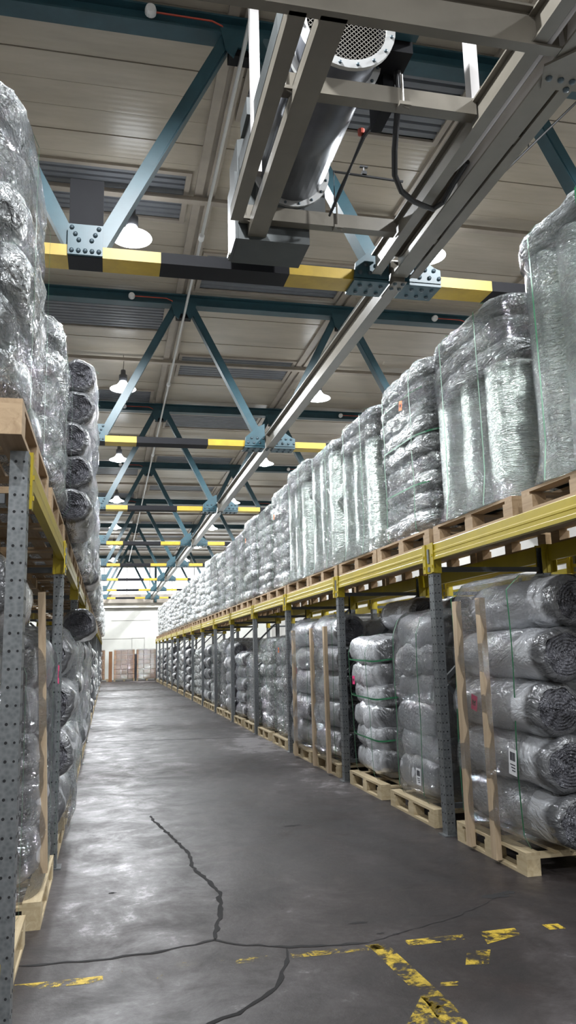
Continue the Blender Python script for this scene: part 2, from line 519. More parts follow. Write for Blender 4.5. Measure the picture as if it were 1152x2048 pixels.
# floor: cracks, joint, worn yellow markings
def ribbon(pts, wd, z=0.0015, jag=0.0, sub=1, seed=1):
    rnd = random.Random(seed)
    P = [Vector((x, y, 0)) for x, y in pts]
    Q = []
    for a, b in zip(P[:-1], P[1:]):
        n = max(1, int((b - a).length / 0.05)) if jag else 1
        for i in range(n):
            q = a.lerp(b, i / n)
            if jag and i: q += Vector((rnd.uniform(-jag, jag), rnd.uniform(-jag, jag), 0))
            Q.append(q)
    Q.append(P[-1])
    v = []; f = []
    for i, q in enumerate(Q):
        d = (Q[min(i + 1, len(Q) - 1)] - Q[max(0, i - 1)]).normalized()
        n = Vector((-d.y, d.x, 0))
        ww = wd * (0.5 if not jag else rnd.uniform(0.25, 0.7))
        if jag and (i == 0 or i == len(Q) - 1): ww *= 0.3
        v += [(q + n * ww)[:2] + (z,), (q - n * ww)[:2] + (z,)]
        if i: f.append((2 * i - 2, 2 * i - 1, 2 * i + 1, 2 * i))
    return mesh('ribbon', v, f)
cr = [[(0.41, 7.75), (0.433, 7.445), (0.52, 6.9), (0.608, 6.275), (0.60, 5.85), (0.706, 5.204), (0.647, 4.779), (0.58, 4.5), (0.567, 4.394)],
      [(-0.40, 4.325), (-0.015, 4.289), (0.28, 4.31), (0.567, 4.394), (0.66, 4.30), (0.919, 4.177), (1.315, 4.12)],
      [(0.90, 4.17), (0.878, 4.053), (0.80, 3.83), (0.716, 3.686), (0.55, 3.52), (0.424, 3.464), (0.30, 3.36)]]
cr.append([(1.315, 4.12), (1.9, 4.35), (2.3, 4.6)])
for k, c in enumerate(cr):
    obj('floor_crack', ribbon(c, (0.028, 0.022, 0.02, 0.006)[k], 0.002, 0.010, 1, k + 3), 'crack', fl)
obj('floor_joint', ribbon([(-0.6, 14.6), (2.6, 14.05)], 0.03, 0.002), 'crack', fl)
def blob(cx, cy, rx, ry, seed):
    rnd = random.Random(seed)
    return mesh('stain', [(cx + rx * math.cos(a) * rnd.uniform(0.5, 1.1), cy + ry * math.sin(a) * rnd.uniform(0.5, 1.1), 0.001) for a in [2 * PI * k / 16 for k in range(16)]], [tuple(range(16))])
for k, (cx, cy, rx, ry) in enumerate(((1.36, 4.42, 0.06, 0.018), (1.42, 4.23, 0.03, 0.014), (1.50, 4.20, 0.025, 0.012), (2.28, 4.62, 0.10, 0.05), (2.38, 4.66, 0.07, 0.04), (1.55, 6.9, 0.10, 0.03), (0.05, 5.4, 0.03, 0.02))):
    obj('floor_stain', blob(cx, cy, rx, ry, k), 'crack', fl)
def quad(pts, z=0.0012):
    return mesh('marking', [(x, y, z) for x, y in pts], [tuple(range(len(pts)))])
obj('floor_marking', quad([(-0.6, 4.03), (0.0, 4.01), (0.0, 4.085), (-0.6, 4.10)]), 'yellowmark', fl)
obj('floor_marking', quad([(0.08, 4.08), (0.25, 4.08), (0.25, 4.13), (0.08, 4.14)]), 'yellowmark2', fl)
obj('floor_marking', quad([(0.22, 3.95), (0.32, 3.93), (0.47, 4.12), (0.36, 4.14)]), 'yellowmark2', fl)
obj('floor_marking', quad([(0.45, 4.05), (1.35, 4.03), (1.35, 4.09), (0.45, 4.11)]), 'yellowmark2', fl)
obj('floor_marking', quad([(0.90, 4.035), (1.38, 4.02), (1.38, 4.09), (0.90, 4.10)]), 'yellowmark', fl)
obj('floor_marking', quad([(1.5, 4.02), (1.80, 4.02), (1.82, 4.09), (1.5, 4.10)]), 'yellowmark', fl)
obj('floor_marking', quad([(1.30, 4.09), (1.40, 4.08), (1.43, 3.35), (1.37, 2.6), (1.26, 2.6), (1.33, 3.4)]), 'yellowmark', fl)
obj('floor_marking', quad([(1.10, 3.12), (1.19, 3.06), (1.42, 3.40), (1.33, 3.46)]), 'yellowmark', fl)
obj('floor_marking', quad([(1.88, 3.93), (2.10, 4.0), (2.12, 4.10), (1.92, 4.10)]), 'yellowmark', fl)
obj('floor_marking', quad([(1.66, 3.72), (1.77, 3.70), (1.86, 3.86), (1.74, 3.87)]), 'yellowmark', fl)
obj('floor_marking', quad([(1.45, 3.53), (1.53, 3.52), (1.55, 3.56), (1.47, 3.57)]), 'yellowmark', fl)
obj('floor_marking', quad([(2.28, 4.02), (2.37, 4.01), (2.37, 4.09), (2.28, 4.10)]), 'yellowmark', fl)

# ------------------------------------------------------------------ roof trusses
T0, TS, NT = 6.75, 6.16, 8
ZB, ZT = 4.93, 7.44
NODE_B = [-0.245 + 2.885 * k for k in range(-2, 4)]
NODE_T = [1.2 + 2.885 * k for k in range(-3, 3)]
dots = MB().lathe([(0.0, -0.018), (0.016, -0.017), (0.021, -0.006), (0.021, 0.0)], (0, 0, 0), 8, 'y').mesh('bolt', True)
dots.materials.append(MT['bolt'])
dotz = MB().lathe([(0.0, -0.018), (0.016, -0.017), (0.021, -0.006), (0.021, 0.0)], (0, 0, 0), 8, 'z').mesh('bolt', True)
dotz.materials.append(MT['bolt'])
TRL = ['nearest teal roof truss with black and yellow striped lower chord', 'second teal roof truss from the camera with striped lower chord',
       'third teal roof truss from the camera with striped lower chord', 'fourth teal roof truss from the camera with striped lower chord',
       'fifth teal roof truss from the camera with striped lower chord', 'sixth teal roof truss, striped chord in front of the bright high window',
       'seventh teal roof truss, striped chord low against the bright high window', 'last teal roof truss, just in front of the far pale wall']
for ti in range(NT):
    y = T0 + TS * ti
    t = thing('roof_truss', TRL[ti], 'truss', (0, y, ZB))
    def L(z): return z - ZB
    # lower chord: H section lying on its side, painted in bands
    mb = MB()
    X0, X1 = XL + 0.02, XR - 0.02
    edges = []
    for nb in NODE_B:
        wide = abs(nb - 2.64) < 0.1
        edges += [(nb - 1.05, nb - 0.36, 1), (nb - 0.36, nb - (0.40 if wide else 0.15), 0)] if False else []
        h = 0.40 if wide else 0.15
        edges += [(nb - 1.04, nb - h, 1), (nb - h, nb + h, 2 if wide else 0), (nb + h, nb + (1.02 if wide else 0.66), 1)]
    edges.sort()
    x = X0
    fill = []
    for a, b, c in edges:
        if a > x + 1e-4: fill.append((x, a, 0))
        a = max(a, x)
        if b > a: fill.append((a, b, c)); x = b
    fill.append((x, X1, 0))
    fill2 = []
    for a, b, c in fill:
        if a < 2.575 < b:
            fill2 += [(a, 2.575, c), (2.725, b, c)]
        else: fill2.append((a, b, c))
    for a, b, c in fill2:
        mb.box(a, b, -0.15, -0.13, 0.0, 0.105, c)            # near flange
        mb.box(a, b, -0.13, 0.09, 0.0, 0.012, c)            # underside
        mb.box(a, b, 0.09, 0.11, 0.0, 0.105, c)
    obj('bottom_chord', mb, ['black', 'yellow', 'teal'], t)
    tc_ = MB().box(X0, X1, -0.10, 0.10, L(7.44), L(7.46)).box(X0, X1, -0.10, 0.10, L(7.62), L(7.64)).box(X0, X1, -0.012, 0.012, L(7.46), L(7.62))
    obj('top_chord', tc_, 'teal', t)
    for nb in NODE_B:
        for nt_ in NODE_T:
            if abs(abs(nb - nt_) - 1.4425) < 0.05 and X0 < nb < X1:
                s = 1 if nt_ > nb else -1
                a = Vector((nb + s * 0.10, 0, 0.10)); b = Vector((nt_ - s * 0.12, 0, L(7.46)))
                d = MB()
                d.obox(a + Vector((0, -0.10, 0)), b + Vector((0, -0.06, 0)), 0.125, 0.02, (0, 1, 0))
                d.obox(a, b, 0.10, 0.19, (0, 1, 0))
                obj('diagonal', d, 'teal', t)
    for nt_ in NODE_T:
        g = MB().prism([(nt_ - 0.22, L(7.47)), (nt_ - 0.17, L(7.24)), (nt_ - 0.09, L(7.16)), (nt_ - 0.05, L(7.27)), (nt_ + 0.05, L(7.27)), (nt_ + 0.09, L(7.16)), (nt_ + 0.17, L(7.24)), (nt_ + 0.22, L(7.47))], 'y', -0.13, -0.105)
        obj('top_gusset', g, 'teal', t)
        obj('top_bracket', MB().box(nt_ - 0.13, nt_ + 0.13, -0.10, 0.04, L(7.2), L(7.3)), 'black', t)
    for nb in NODE_B:
        wide = abs(nb - 2.64) < 0.1
        if wide:
            g = MB().prism([(nb - 0.42, 0.01), (nb - 0.40, 0.16), (nb - 0.20, 0.34), (nb - 0.07, 0.40), (nb - 0.07, 0.01)], 'y', -0.185, -0.151)
            g.prism([(nb + 0.09, 0.01), (nb + 0.09, 0.36), (nb + 0.16, 0.34), (nb + 0.40, 0.17), (nb + 0.46, 0.15), (nb + 0.46, 0.01)], 'y', -0.185, -0.151)
            g.box(nb - 0.42, nb - 0.07, -0.185, 0.12, -0.025, -0.001).box(nb + 0.09, nb + 0.46, -0.185, 0.12, -0.025, -0.001)
            pts = [('y', nb - 0.36 + 0.10 * k, 0.06) for k in range(9)] + [('y', nb - 0.30 + 0.10 * k, 0.14) for k in range(3)] + [('y', nb + 0.12 + 0.09 * k, 0.14) for k in range(4)]
            pts += [('z', nb - 0.34 + 0.105 * k, -0.10) for k in range(8)] + [('z', nb - 0.34 + 0.105 * k, 0.04) for k in range(8)]
        else:
            g = MB().box(nb - 0.15, nb + 0.15, -0.18, -0.151, 0.004, 0.29)
            pts = [('y', nb - 0.115 + 0.058 * k, 0.04) for k in range(5)]
            pts += [('y', nb + sx * q, zz) for sx in (-1, 1) for q, zz in ((0.115, 0.255), (0.085, 0.195), (0.055, 0.14))]
        gp = obj('gusset_plate', g, 'teal', t)
        near = ti < 3 and -1 < nb < 3
        if near:
            for ax, px, pz in pts:
                if abs(px - 2.65) < 0.10: continue
                if ax == 'y': obj('bolt', dots, None, gp, (px, -0.18 if not wide else -0.186, pz))
                else: obj('bolt', dotz, None, gp, (px, pz, -0.026))
        elif ti < 6:
            bb = MB()
            for ax, px, pz in pts:
                if abs(px - 2.65) < 0.10: continue
                if ax == 'y': bb.box(px - 0.018, px + 0.018, -0.20, -0.18, pz - 0.018, pz + 0.018)
                else: bb.box(px - 0.018, px + 0.018, pz - 0.018, pz + 0.018, -0.042, -0.025)
            q = obj('bolts', bb, 'bolt', gp); q['kind'] = 'stuff'
    if ti == 0:
        obj('hanger_plate', MB().box(-0.245 - 0.15, -0.245 + 0.15, 0.0, 0.04, 0.27, 0.84), 'black', t)

# roof purlins at mid bay, and the run of pipes under the roof joints
for k in range(-1, NT - 1):
    y = T0 + TS * (k + 0.5)
    lab = ['brown roof purlin nearest the camera, above the fan unit', ][0] if k < 0 else 'brown roof purlin midway behind the %s roof truss' % ORD[k]
    if y < YB:
        tag(obj('roof_purlin', MB().box(XL + 0.02, XR - 0.02, y - 0.055, y + 0.055, 7.56, 7.58).box(XL + 0.02, XR - 0.02, y - 0.012, y + 0.012, 7.58, 7.645), 'trim'), lab, 'purlin')
for xx, lab in ((1.19, 'long thin metal conduit under the roof joint left of the fan unit'), (4.02, 'long thin metal conduit under the roof joint right of the crane rail')):
    c = thing('conduit', lab, 'pipe', (xx, 3, 7.18))
    obj('pipe', MB().tube([(0, 0, 0), (0, 46, 0)], 0.022, 8), 'conduit', c)
    for q in range(7):
        obj('pipe_joint', MB().tube([(0, 7.0 + 6.16 * q, 0), (0, 7.12 + 6.16 * q, 0)], 0.04, 8), 'plasticwhite', c)
for ti in range(0, 5):
    for xx, xe in ((0.31, 1.0), (5.86, 6.5)):
        yy = T0 + TS * ti - 0.14
        side = 'left' if xx < 1 else 'right'
        if ti == 0 and side == 'right': continue
        d = thing('smoke_detector', 'small white detector with red cable, %s roof truss, %s side' % (ORD[ti], side), 'detector', (xx, yy, 7.52))
        obj('housing', MB().lathe([(0, -0.05), (0.045, -0.045), (0.055, -0.015), (0.055, 0.03)], (0, 0, 0), 14, 'y'), 'plasticwhite', d)
        obj('red_cable', MB().tube([(0.05, 0.02, 0.01), (xe - xx - 0.1, 0.02, 0.01), (xe - xx, 0.02, -0.03), (xe - xx + 0.02, 0.02, -0.15)], 0.009, 6), 'red', d)

# ------------------------------------------------------------------ high-bay lamps
shade_me = MB().lathe([(0.07, 0.16), (0.09, 0.12), (0.14, 0.06), (0.26, 0.0), (0.27, -0.012), (0.255, -0.012), (0.13, 0.05), (0.0, 0.07)], (0, 0, 0), 24).mesh('lamp_shade', True)
shade_me.materials.append(MT['shade'])
can_me = MB().lathe([(0.0, 0.40), (0.05, 0.40), (0.055, 0.30), (0.085, 0.29), (0.085, 0.17), (0.07, 0.15), (0, 0.15)], (0, 0, 0), 16).mesh('ballast_housing', True)
can_me.materials.append(MT['duct'])
bulb_me = MB().lathe([(0.0, -0.085), (0.07, -0.075), (0.13, -0.045), (0.16, 0.0), (0.10, 0.03), (0, 0.04)], (0, 0, 0), 16).mesh('bulb', True)
bulb_me.materials.append(MT['bulb'])
wire_me = MB().tube([(0, 0, 0.40), (0.012, 0, 0.6), (0, 0, 0.735)], 0.006, 6).mesh('hanging_wire')
wire_me.materials.append(MT['rubber'])
for row, xx in (('left', 0.23), ('right', 4.45), ('outer added left', -4.0), ('outer added right', 8.7)):  # outer rows are unseen, added to give the hall more light
    n = 0
    for k in range(-2, 7):
        yy = 9.83 + 6.16 * k
        if row.startswith('outer') and k % 2: continue
        if k >= 0: n += 1
        lab = 'glowing round high-bay lamp, %s from the camera in the %s row' % (ORD[max(0, n - 1)], row)
        if k < 0: lab = 'glowing high-bay lamp of the %s row, %s the camera' % (row, 'just ahead of and above' if k == -1 else 'behind')
        t = thing('high_bay_lamp', lab, 'lamp', (xx, yy, 7.09) if (row == 'right' and k == 0) else (xx, yy, 6.96), 'high-bay lamps under the roof')
        obj('lamp_shade', shade_me, None, t)
        obj('ballast_housing', can_me, None, t)
        obj('bulb', bulb_me, None, t)
        obj('hanging_wire', wire_me, None, t)
        ld = bpy.data.lights.new('lamp_light', 'SPOT')
        ld.energy = LAMP_W * (1.5 if row.startswith('outer') else 1.0); ld.color = LAMP_COL; ld.shadow_soft_size = 0.11
        ld.spot_size = math.radians(172); ld.spot_blend = 0.35
        lo = bpy.data.objects.new('lamp_light', ld); COL.objects.link(lo); lo.parent = t; lo.location = (0, 0, -0.16)

# ------------------------------------------------------------------ crane rails and near gantry frame
def ibeam(mb, xc, wd, z0, z1, y0, y1, tf=0.014, tw=0.012):
    mb.box(xc - wd / 2, xc + wd / 2, y0, y1, z0, z0 + tf).box(xc - wd / 2, xc + wd / 2, y0, y1, z1 - tf, z1)
    mb.box(xc - tw / 2, xc + tw / 2, y0, y1, z0 + tf, z1 - tf)
    return mb
t = thing('crane_rail', 'long cream steel crane rail running down the aisle under the roof trusses', 'rail', (2.64, 6.4, 4.6))
obj('rail_beam', ibeam(MB(), 0.01, 0.125, 0.295, 0.54, 0.15, 44), 'cream', t)
for ti in range(NT):
    yy = T0 + TS * ti - 6.4
    cl = obj('rail_clamp', MB().box(-0.06, 0.08, yy - 0.26, yy - 0.06, 0.287, 0.295).box(-0.055, 0.075, yy - 0.215, yy - 0.195, 0.31, 0.52), 'cream', t)
    for k in range(4):
        obj('bolt', dotz, None, cl, (-0.03 + 0.08 * (k % 2), yy - 0.22 + 0.1 * (k // 2), 0.287))
t = thing('runway_beam', 'pair of cream steel runway beams with a narrow slot between, beside the fan unit', 'beam', (2.64, 1.5, 4.93))
obj('inner_beam', ibeam(MB(), 0.0, 0.15, 0, 0.22, 0, 4.98), 'cream', t)
obj('outer_channel', MB().box(0.10, 0.185, 0, 4.98, 0, 0.014).box(0.17, 0.185, 0, 4.98, 0.014, 0.20).box(0.10, 0.185, 0, 4.98, 0.186, 0.2), 'cream', t)
o = obj('lit_web_strip', MB().box(-0.068, -0.05, 1.6, 3.55, 0.018, 0.12), 'white', t)  # white strip paints the lit stretch of the cream web
for q in (0.9, 2.9, 4.3):
    obj('spacer', MB().box(0.06, 0.13, q, q + 0.08, 0.015, 0.06), 'cream', t)
t = thing('support_beam', 'cream steel beam with pale pipe along it, left of the slotted runway beams', 'beam', (2.42, 1.5, 4.95))
obj('beam', ibeam(MB(), 0, 0.09, 0, 0.2, 0, 5.0), 'cream', t)
obj('pale_pipe', MB().tube([(0.065, 0, 0.02), (0.065, 3.2, 0.02), (0.06, 3.35, 0.04), (0.03, 3.5, 0.05)], 0.022, 8), 'white', t)

t = thing('gantry_frame', 'cream steel frame hung under the roof carrying the big grey fan duct', 'frame', (1.5, 5, 4.93))
def G(x0, x1, y0, y1, z0, z1): return MB().box(x0 - 1.5, x1 - 1.5, y0 - 5, y1 - 5, z0 - 4.93, z1 - 4.93)
cb = MB()
for a in ((-1.6, 2.56, 3.59, 3.66, 4.93, 4.945), (-1.6, 2.56, 3.56, 3.69, 5.155, 5.17), (-1.6, 2.56, 3.61, 3.625, 4.945, 5.155)):
    cb.box(a[0] - 1.5, a[1] - 1.5, a[2] - 5, a[3] - 5, a[4] - 4.93, a[5] - 4.93)
obj('cross_beam', cb, 'cream', t)
for xa, xb, ye in ((0.92, 1.02, 5.78), (1.10, 1.255, 6.31)):
    m_ = MB()
    m_.box(xa - 1.5, xb - 1.5, 3.63 - 5, ye - 5, 0.0, 0.012)
    m_.box(xa - 1.5, xa - 1.488, 3.63 - 5, ye - 5, 0.012, 0.11)
    m_.box(xa - 1.5, xb - 1.5 - 0.04, 3.63 - 5, ye - 5, 0.10, 0.11)
    obj('long_beam', m_, 'cream', t)
for yy in (4.40, 5.95):
    xl = 1.02
    m_ = MB().box(xl - 1.5, 0.90, yy - 0.045 - 5, yy + 0.045 - 5, 0.11, 0.122).box(xl - 1.5, 0.90, yy - 0.045 - 5, yy - 0.033 - 5, 0.122, 0.22).box(xl - 1.5, 0.90, yy - 0.045 - 5, yy + 0.045 - 5, 0.22, 0.232)
    obj('cross_member', m_, 'cream', t)
    for xx in (1.06, 1.86):
        obj('hook_bolt', MB().tube([(xx - 1.5, yy - 5.06, 0.32), (xx - 1.5, yy - 5.06, 0.085), (xx - 1.46, yy - 5.06, 0.07)], 0.008, 6).box(xx - 1.53, xx - 1.45, yy - 5.08, yy - 5.0, 0.085, 0.11), 'cream', t)
obj('hanger_post', G(1.015, 1.085, 5.27, 5.34, 5.05, 7.55), 'white', t)
obj('hanger_post', G(2.395, 2.46, 4.40, 4.48, 5.15, 7.55), 'white', t)
gp = obj('gusset_plate', MB().prism([(2.52 - 1.5, 3.72 - 5), (2.66 - 1.5, 3.55 - 5), (3.05 - 1.5, 3.5 - 5), (3.05 - 1.5, 3.86 - 5), (2.60 - 1.5, 3.90 - 5)], 'z', -0.02, -0.003), 'cream', t)
for px, py in ((2.60, 3.80), (2.68, 3.80), (2.76, 3.80), (2.84, 3.80), (2.76, 3.87), (2.74, 3.62), (2.745, 3.66), (2.75, 3.70), (2.87, 3.71), (2.95, 3.72)):
    obj('bolt', dotz, None, gp, (px - 1.5, py - 5, -0.02))
obj('brace_plate', MB().obox((2.60 - 1.5, 3.56 - 5, 0.02), (2.50 - 1.5, 3.45 - 5, 0.5), 0.07, 0.012, (0, 1, 0)), 'cream', t)
obj('foot_bracket', G(0.98, 1.42, 6.29, 6.37, 4.905, 4.925), 'cream', t)

# fan unit
t = thing('fan_unit', 'big grey cylindrical fan duct with wire guard hung in the cream frame', 'fan', (1.47, 5.1, 5.52))
R0 = 0.285
cyl = MB().lathe([(R0 - 0.012, -0.80), (R0, -0.80), (R0, 0.80), (R0 - 0.012, 0.80), (R0 - 0.012, -0.80)], (0, 0, 0), 40, 'y').mesh('duct', True)
obj('duct', cyl, 'duct', t)
for yy in (-0.83, -0.55, 0.80):
    fl_ = obj('flange', MB().lathe([(R0 - 0.01, 0), (R0 + 0.05, 0), (R0 + 0.05, 0.03), (R0 - 0.01, 0.03), (R0 - 0.01, 0)], (0, yy, 0), 40, 'y'), 'conduit', t)
    for k in range(16):
        a = 2 * PI * (k + 0.5) / 16
        obj('bolt', dots, None, fl_, ((R0 + 0.025) * math.cos(a), yy, (R0 + 0.025) * math.sin(a)), None, (0.6, 0.6, 0.6))
g = MB()
nn = 17
for k in range(-nn, nn + 1):
    c = k * R0 * 1.38 / nn
    for sgn in (1, -1):
        h2 = R0 * R0 - c * c / 2 * 1.0
        if h2 <= 0.001: continue
        d = c / math.sqrt(2); hl = math.sqrt(max(0, R0 * R0 - c * c)) if abs(c) < R0 else 0
        if hl <= 0.01: continue
        ux, uz = 1 / math.sqrt(2), sgn / math.sqrt(2)
        px, pz = -uz * c, ux * c
        g.obox((px - ux * hl, -0.815, pz - uz * hl), (px + ux * hl, -0.815, pz + uz * hl), 0.004, 0.004, (0, 1, 0))
o = obj('wire_guard', g, 'wire', t); o['kind'] = 'stuff'
obj('duct_shade_disc', MB().lathe([(0, 0.1), (R0 - 0.013, 0.1), (R0 - 0.013, 0.12), (0, 0.12)], (0, 0, 0), 32, 'y'), 'black', t)  # added black disc, paints the shade deep inside the duct
obj('duct_shade_sleeve', MB().lathe([(R0 - 0.016, -0.79), (R0 - 0.016, 0.1)], (0, 0, 0), 32, 'y'), 'black', t)  # black inner wall, the duct's inside shade put into colour
obj('fan_hub', MB().lathe([(0, -0.62), (0.07, -0.6), (0.085, -0.5), (0.085, -0.2), (0, -0.2)], (0, 0, 0), 16, 'y'), 'black', t)
for k in range(7):
    a = 2 * PI * k / 7
    u = Vector((math.cos(a), 0, math.sin(a))); q = Vector((-math.sin(a), 0, math.cos(a)))
    p0, p1 = u * 0.07, u * 0.26
    v = [p0 + q * 0.03 + Vector((0, -0.52, 0)), p0 - q * 0.03 + Vector((0, -0.44, 0)), p1 - q * 0.07 + Vector((0, -0.46, 0)), p1 + q * 0.07 + Vector((0, -0.53, 0))]
    v += [w_ + Vector((0, 0.008, 0)) for w_ in v]
    obj('fan_blade', MB().add(v, [(0, 1, 2, 3), (7, 6, 5, 4), (0, 4, 5, 1), (1, 5, 6, 2), (2, 6, 7, 3), (3, 7, 4, 0)]), 'black', t)  # blades coloured black to carry the shade inside the duct
pb = MB().prism([(-0.45, -0.62), (0.17, -0.62), (0.17, 0.26), (-0.30, 0.36), (-0.45, 0.30)], 'y', 0.90, 1.32)
pb.prism([(-0.30, -0.40), (0.30, -0.40), (0.30, 0.30), (-0.30, 0.30)], 'y', 0.83, 0.9)
obj('plenum_box', pb, 'plenum', t)
obj('side_plate', MB().box(-0.475, -0.452, 0.90, 1.30, -0.62, 0.0), 'plenum', t)
obj('mounting_rail', MB().box(-0.44, -0.40, -0.7, 0.9, -0.05, 0.12).box(-0.47, -0.40, 0.3, 0.6, 0.10, 0.25), 'plenum', t)
obj('motor_box', MB().box(0.30, 0.50, -0.72, -0.40, -0.06, 0.22).box(0.36, 0.44, -0.5, -0.2, -0.30, -0.06), 'black', t)
obj('air_flap', MB().box(0.30, 0.52, -0.86, -0.73, 0.02, 0.20), 'teal', t)
obj('red_valve', MB().lathe([(0, -0.03), (0.028, -0.02), (0.028, 0.02), (0, 0.03)], (0.36, 0.0, -0.16), 10), 'red', t)
obj('chain', MB().tube([(0.42, -0.35, -0.22), (0.38, 0.0, -0.19), (0.36, 0.25, -0.26), (0.34, 0.5, -0.33), (0.30, 0.72, -0.44)], [0.012, 0.018, 0.010, 0.018, 0.010], 7).tube([(0.42, -0.35, 0.1), (0.43, -0.35, -0.24)], 0.010, 6).tube([(0.47, -0.42, 0.1), (0.48, -0.42, -0.2)], 0.008, 6), 'rubber', t)
tag(obj('power_cable', MB().tube([(1.93, 4.55, 5.5), (1.94, 4.62, 5.25), (1.97, 4.8, 5.02), (2.03, 4.97, 4.94), (2.13, 5.1, 4.90), (2.26, 5.18, 4.88), (2.36, 5.23, 4.885), (2.46, 5.27, 4.89), (2.53, 5.22, 4.93), (2.537, 5.05, 4.98), (2.537, 4.8, 5.0)], 0.022, 10), 'rubber'), 'thick black cable looping from the fan unit to the cream beam', 'cable')
t = thing('gas_pipe', 'thin dark pipe with a small tap between fan duct and cream beam', 'pipe', (1.80, 5.75, 5.45))
obj('pipe', MB().tube([(0, 0, -0.32), (0, 0, 0), (0.62, 0, -0.02)], 0.011, 8), 'rubber', t)
obj('tap', MB().box(0.25, 0.29, -0.02, 0.02, 0.0, 0.03).tube([(0.27, 0, 0.02), (0.27, 0, 0.07)], 0.008, 6).box(0.235, 0.305, -0.01, 0.01, 0.07, 0.085), 'rubber', t)
t = thing('hanging_rod', 'thin dark bent rod hung beside the teal diagonal above the right rack', 'rod', (3.55, 6.2, 6.0))
obj('rod', MB().tube([(-0.55, 0.3, -0.45), (-0.38, 0.2, -0.30), (-0.05, 0.1, -0.18), (0.9, -0.4, 0.72), (1.6, -0.7, 1.3)], 0.011, 7), 'rubber', t)
obj('hanger_wire', MB().tube([(0.33, -0.1, 0.18), (0.33, -0.1, 1.6)], 0.007, 6), 'rubber', t)
# ------------------------------------------------------------------ pallet racking
POST0, BAY, NBAY = 3.35, 2.8, 15
post_prof = [(0, 0), (0.08, 0), (0.08, 0.095), (0.068, 0.095), (0.068, 0.078), (0.073, 0.078), (0.073, 0.06), (0.06, 0.06), (0.06, 0.035), (0.073, 0.035), (0.073, 0.017), (0.068, 0.017), (0.068, 0.006), (0.0, 0.006)]
# closed front towards -x (aisle side of the right rack)
pf = [(0.0, 0.0), (0.072, 0.0), (0.072, 0.006), (0.03, 0.006), (0.028, 0.012), (0.006, 0.012), (0.006, 0.034), (0.012, 0.036), (0.012, 0.059), (0.006, 0.061), (0.006, 0.083), (0.028, 0.083), (0.03, 0.089), (0.072, 0.089), (0.072, 0.095), (0.0, 0.095)]
post_me = MB().prism([(x, y - 0.0475) for x, y in pf], 'z', 0, 2.315).mesh('post')
post_me.materials.append(MT['galv'])
hm = MB()
hm2 = MB()
for k in range(32):
    z = 0.10 + 0.07 * k
    if z < 2.28:
        hm.lathe([(0, -0.0012), (0.0062, -0.0012), (0.0062, 0.0)], (0.048, -0.0475, z), 8, 'y')
        hm2.lathe([(0, -0.0012), (0.005, -0.0012), (0.005, 0.0)], (0.016, -0.0475, z), 8, 'y')
        for yy in (-0.025, 0.025):
            hm2.lathe([(0, -0.0012), (0.007, -0.0012), (0.007, 0.0)], (0.0, yy, z), 8, 'x')
hm.add(hm2.v, hm2.f)
holes_me = hm.mesh('punched_holes'); holes_me.materials.append(MT['hole'])
foot_me = MB().box(-0.03, 0.12, -0.07, 0.07, 0, 0.008).mesh('foot_plate'); foot_me.materials.append(MT['galv'])
def beam_mesh(L):
    # aisle face towards -x: stepped box section
    p = [(0.0, 0.0), (0.045, 0.0), (0.045, 0.095), (0.045, 0.135), (0.008, 0.135), (0.006, 0.130), (0.006, 0.082), (0.0, 0.074), (0.0, 0.06), (0.003, 0.055), (0.003, 0.030), (0.0, 0.025)]
    m_ = MB().prism(p, 'y', -L / 2, L / 2).mesh('beam')
    m_.materials.append(MT['rackyellow']); return m_
beam_me = beam_mesh(BAY - 0.10)
conn_me = MB().box(-0.006, 0.0, -0.005, 0.045, -0.10, 0.145).box(-0.006, 0.06, 0.045, 0.051, -0.10, 0.145).box(-0.012, -0.006, 0.01, 0.03, 0.03, 0.05).box(-0.012, -0.006, 0.01, 0.03, -0.06, -0.04).mesh('end_connector')
conn_me.materials.append(MT['rackyellow'])
collar_me = MB().box(-0.008, 0.0, -0.05, 0.05, 2.085, 2.335).box(-0.008, 0.08, -0.054, -0.0485, 2.085, 2.335).box(-0.008, 0.08, 0.0485, 0.054, 2.085, 2.335).mesh('beam_collar')
collar_me.materials.append(MT['rackyellow'])
clip_me = MB().box(-0.018, -0.009, -0.016, 0.016, 2.17, 2.29).box(-0.014, -0.009, -0.02, 0.02, 2.10, 2.14).mesh('locking_clip')
clip_me.materials.append(MT['galv'])
br = MB()
br.obox((0.09, 0, 2.12), (1.01, 0, 2.12), 0.04, 0.035, (0, 1, 0)).obox((0.09, 0, 0.22), (1.01, 0, 0.22), 0.04, 0.035, (0, 1, 0))
br.obox((0.09, 0, 1.22), (1.01, 0, 2.08), 0.035, 0.03, (0, 1, 0)).obox((0.09, 0, 1.16), (1.01, 0, 0.28), 0.035, 0.03, (0, 1, 0))
brace_me = br.mesh('brace'); brace_me.materials.append(MT['brace'])
guard_me = MB().box(0.038, 0.075, -0.052, 0.050, 0.0, 0.36).mesh('yellow_guard'); guard_me.materials.append(MT['rackyellow'])

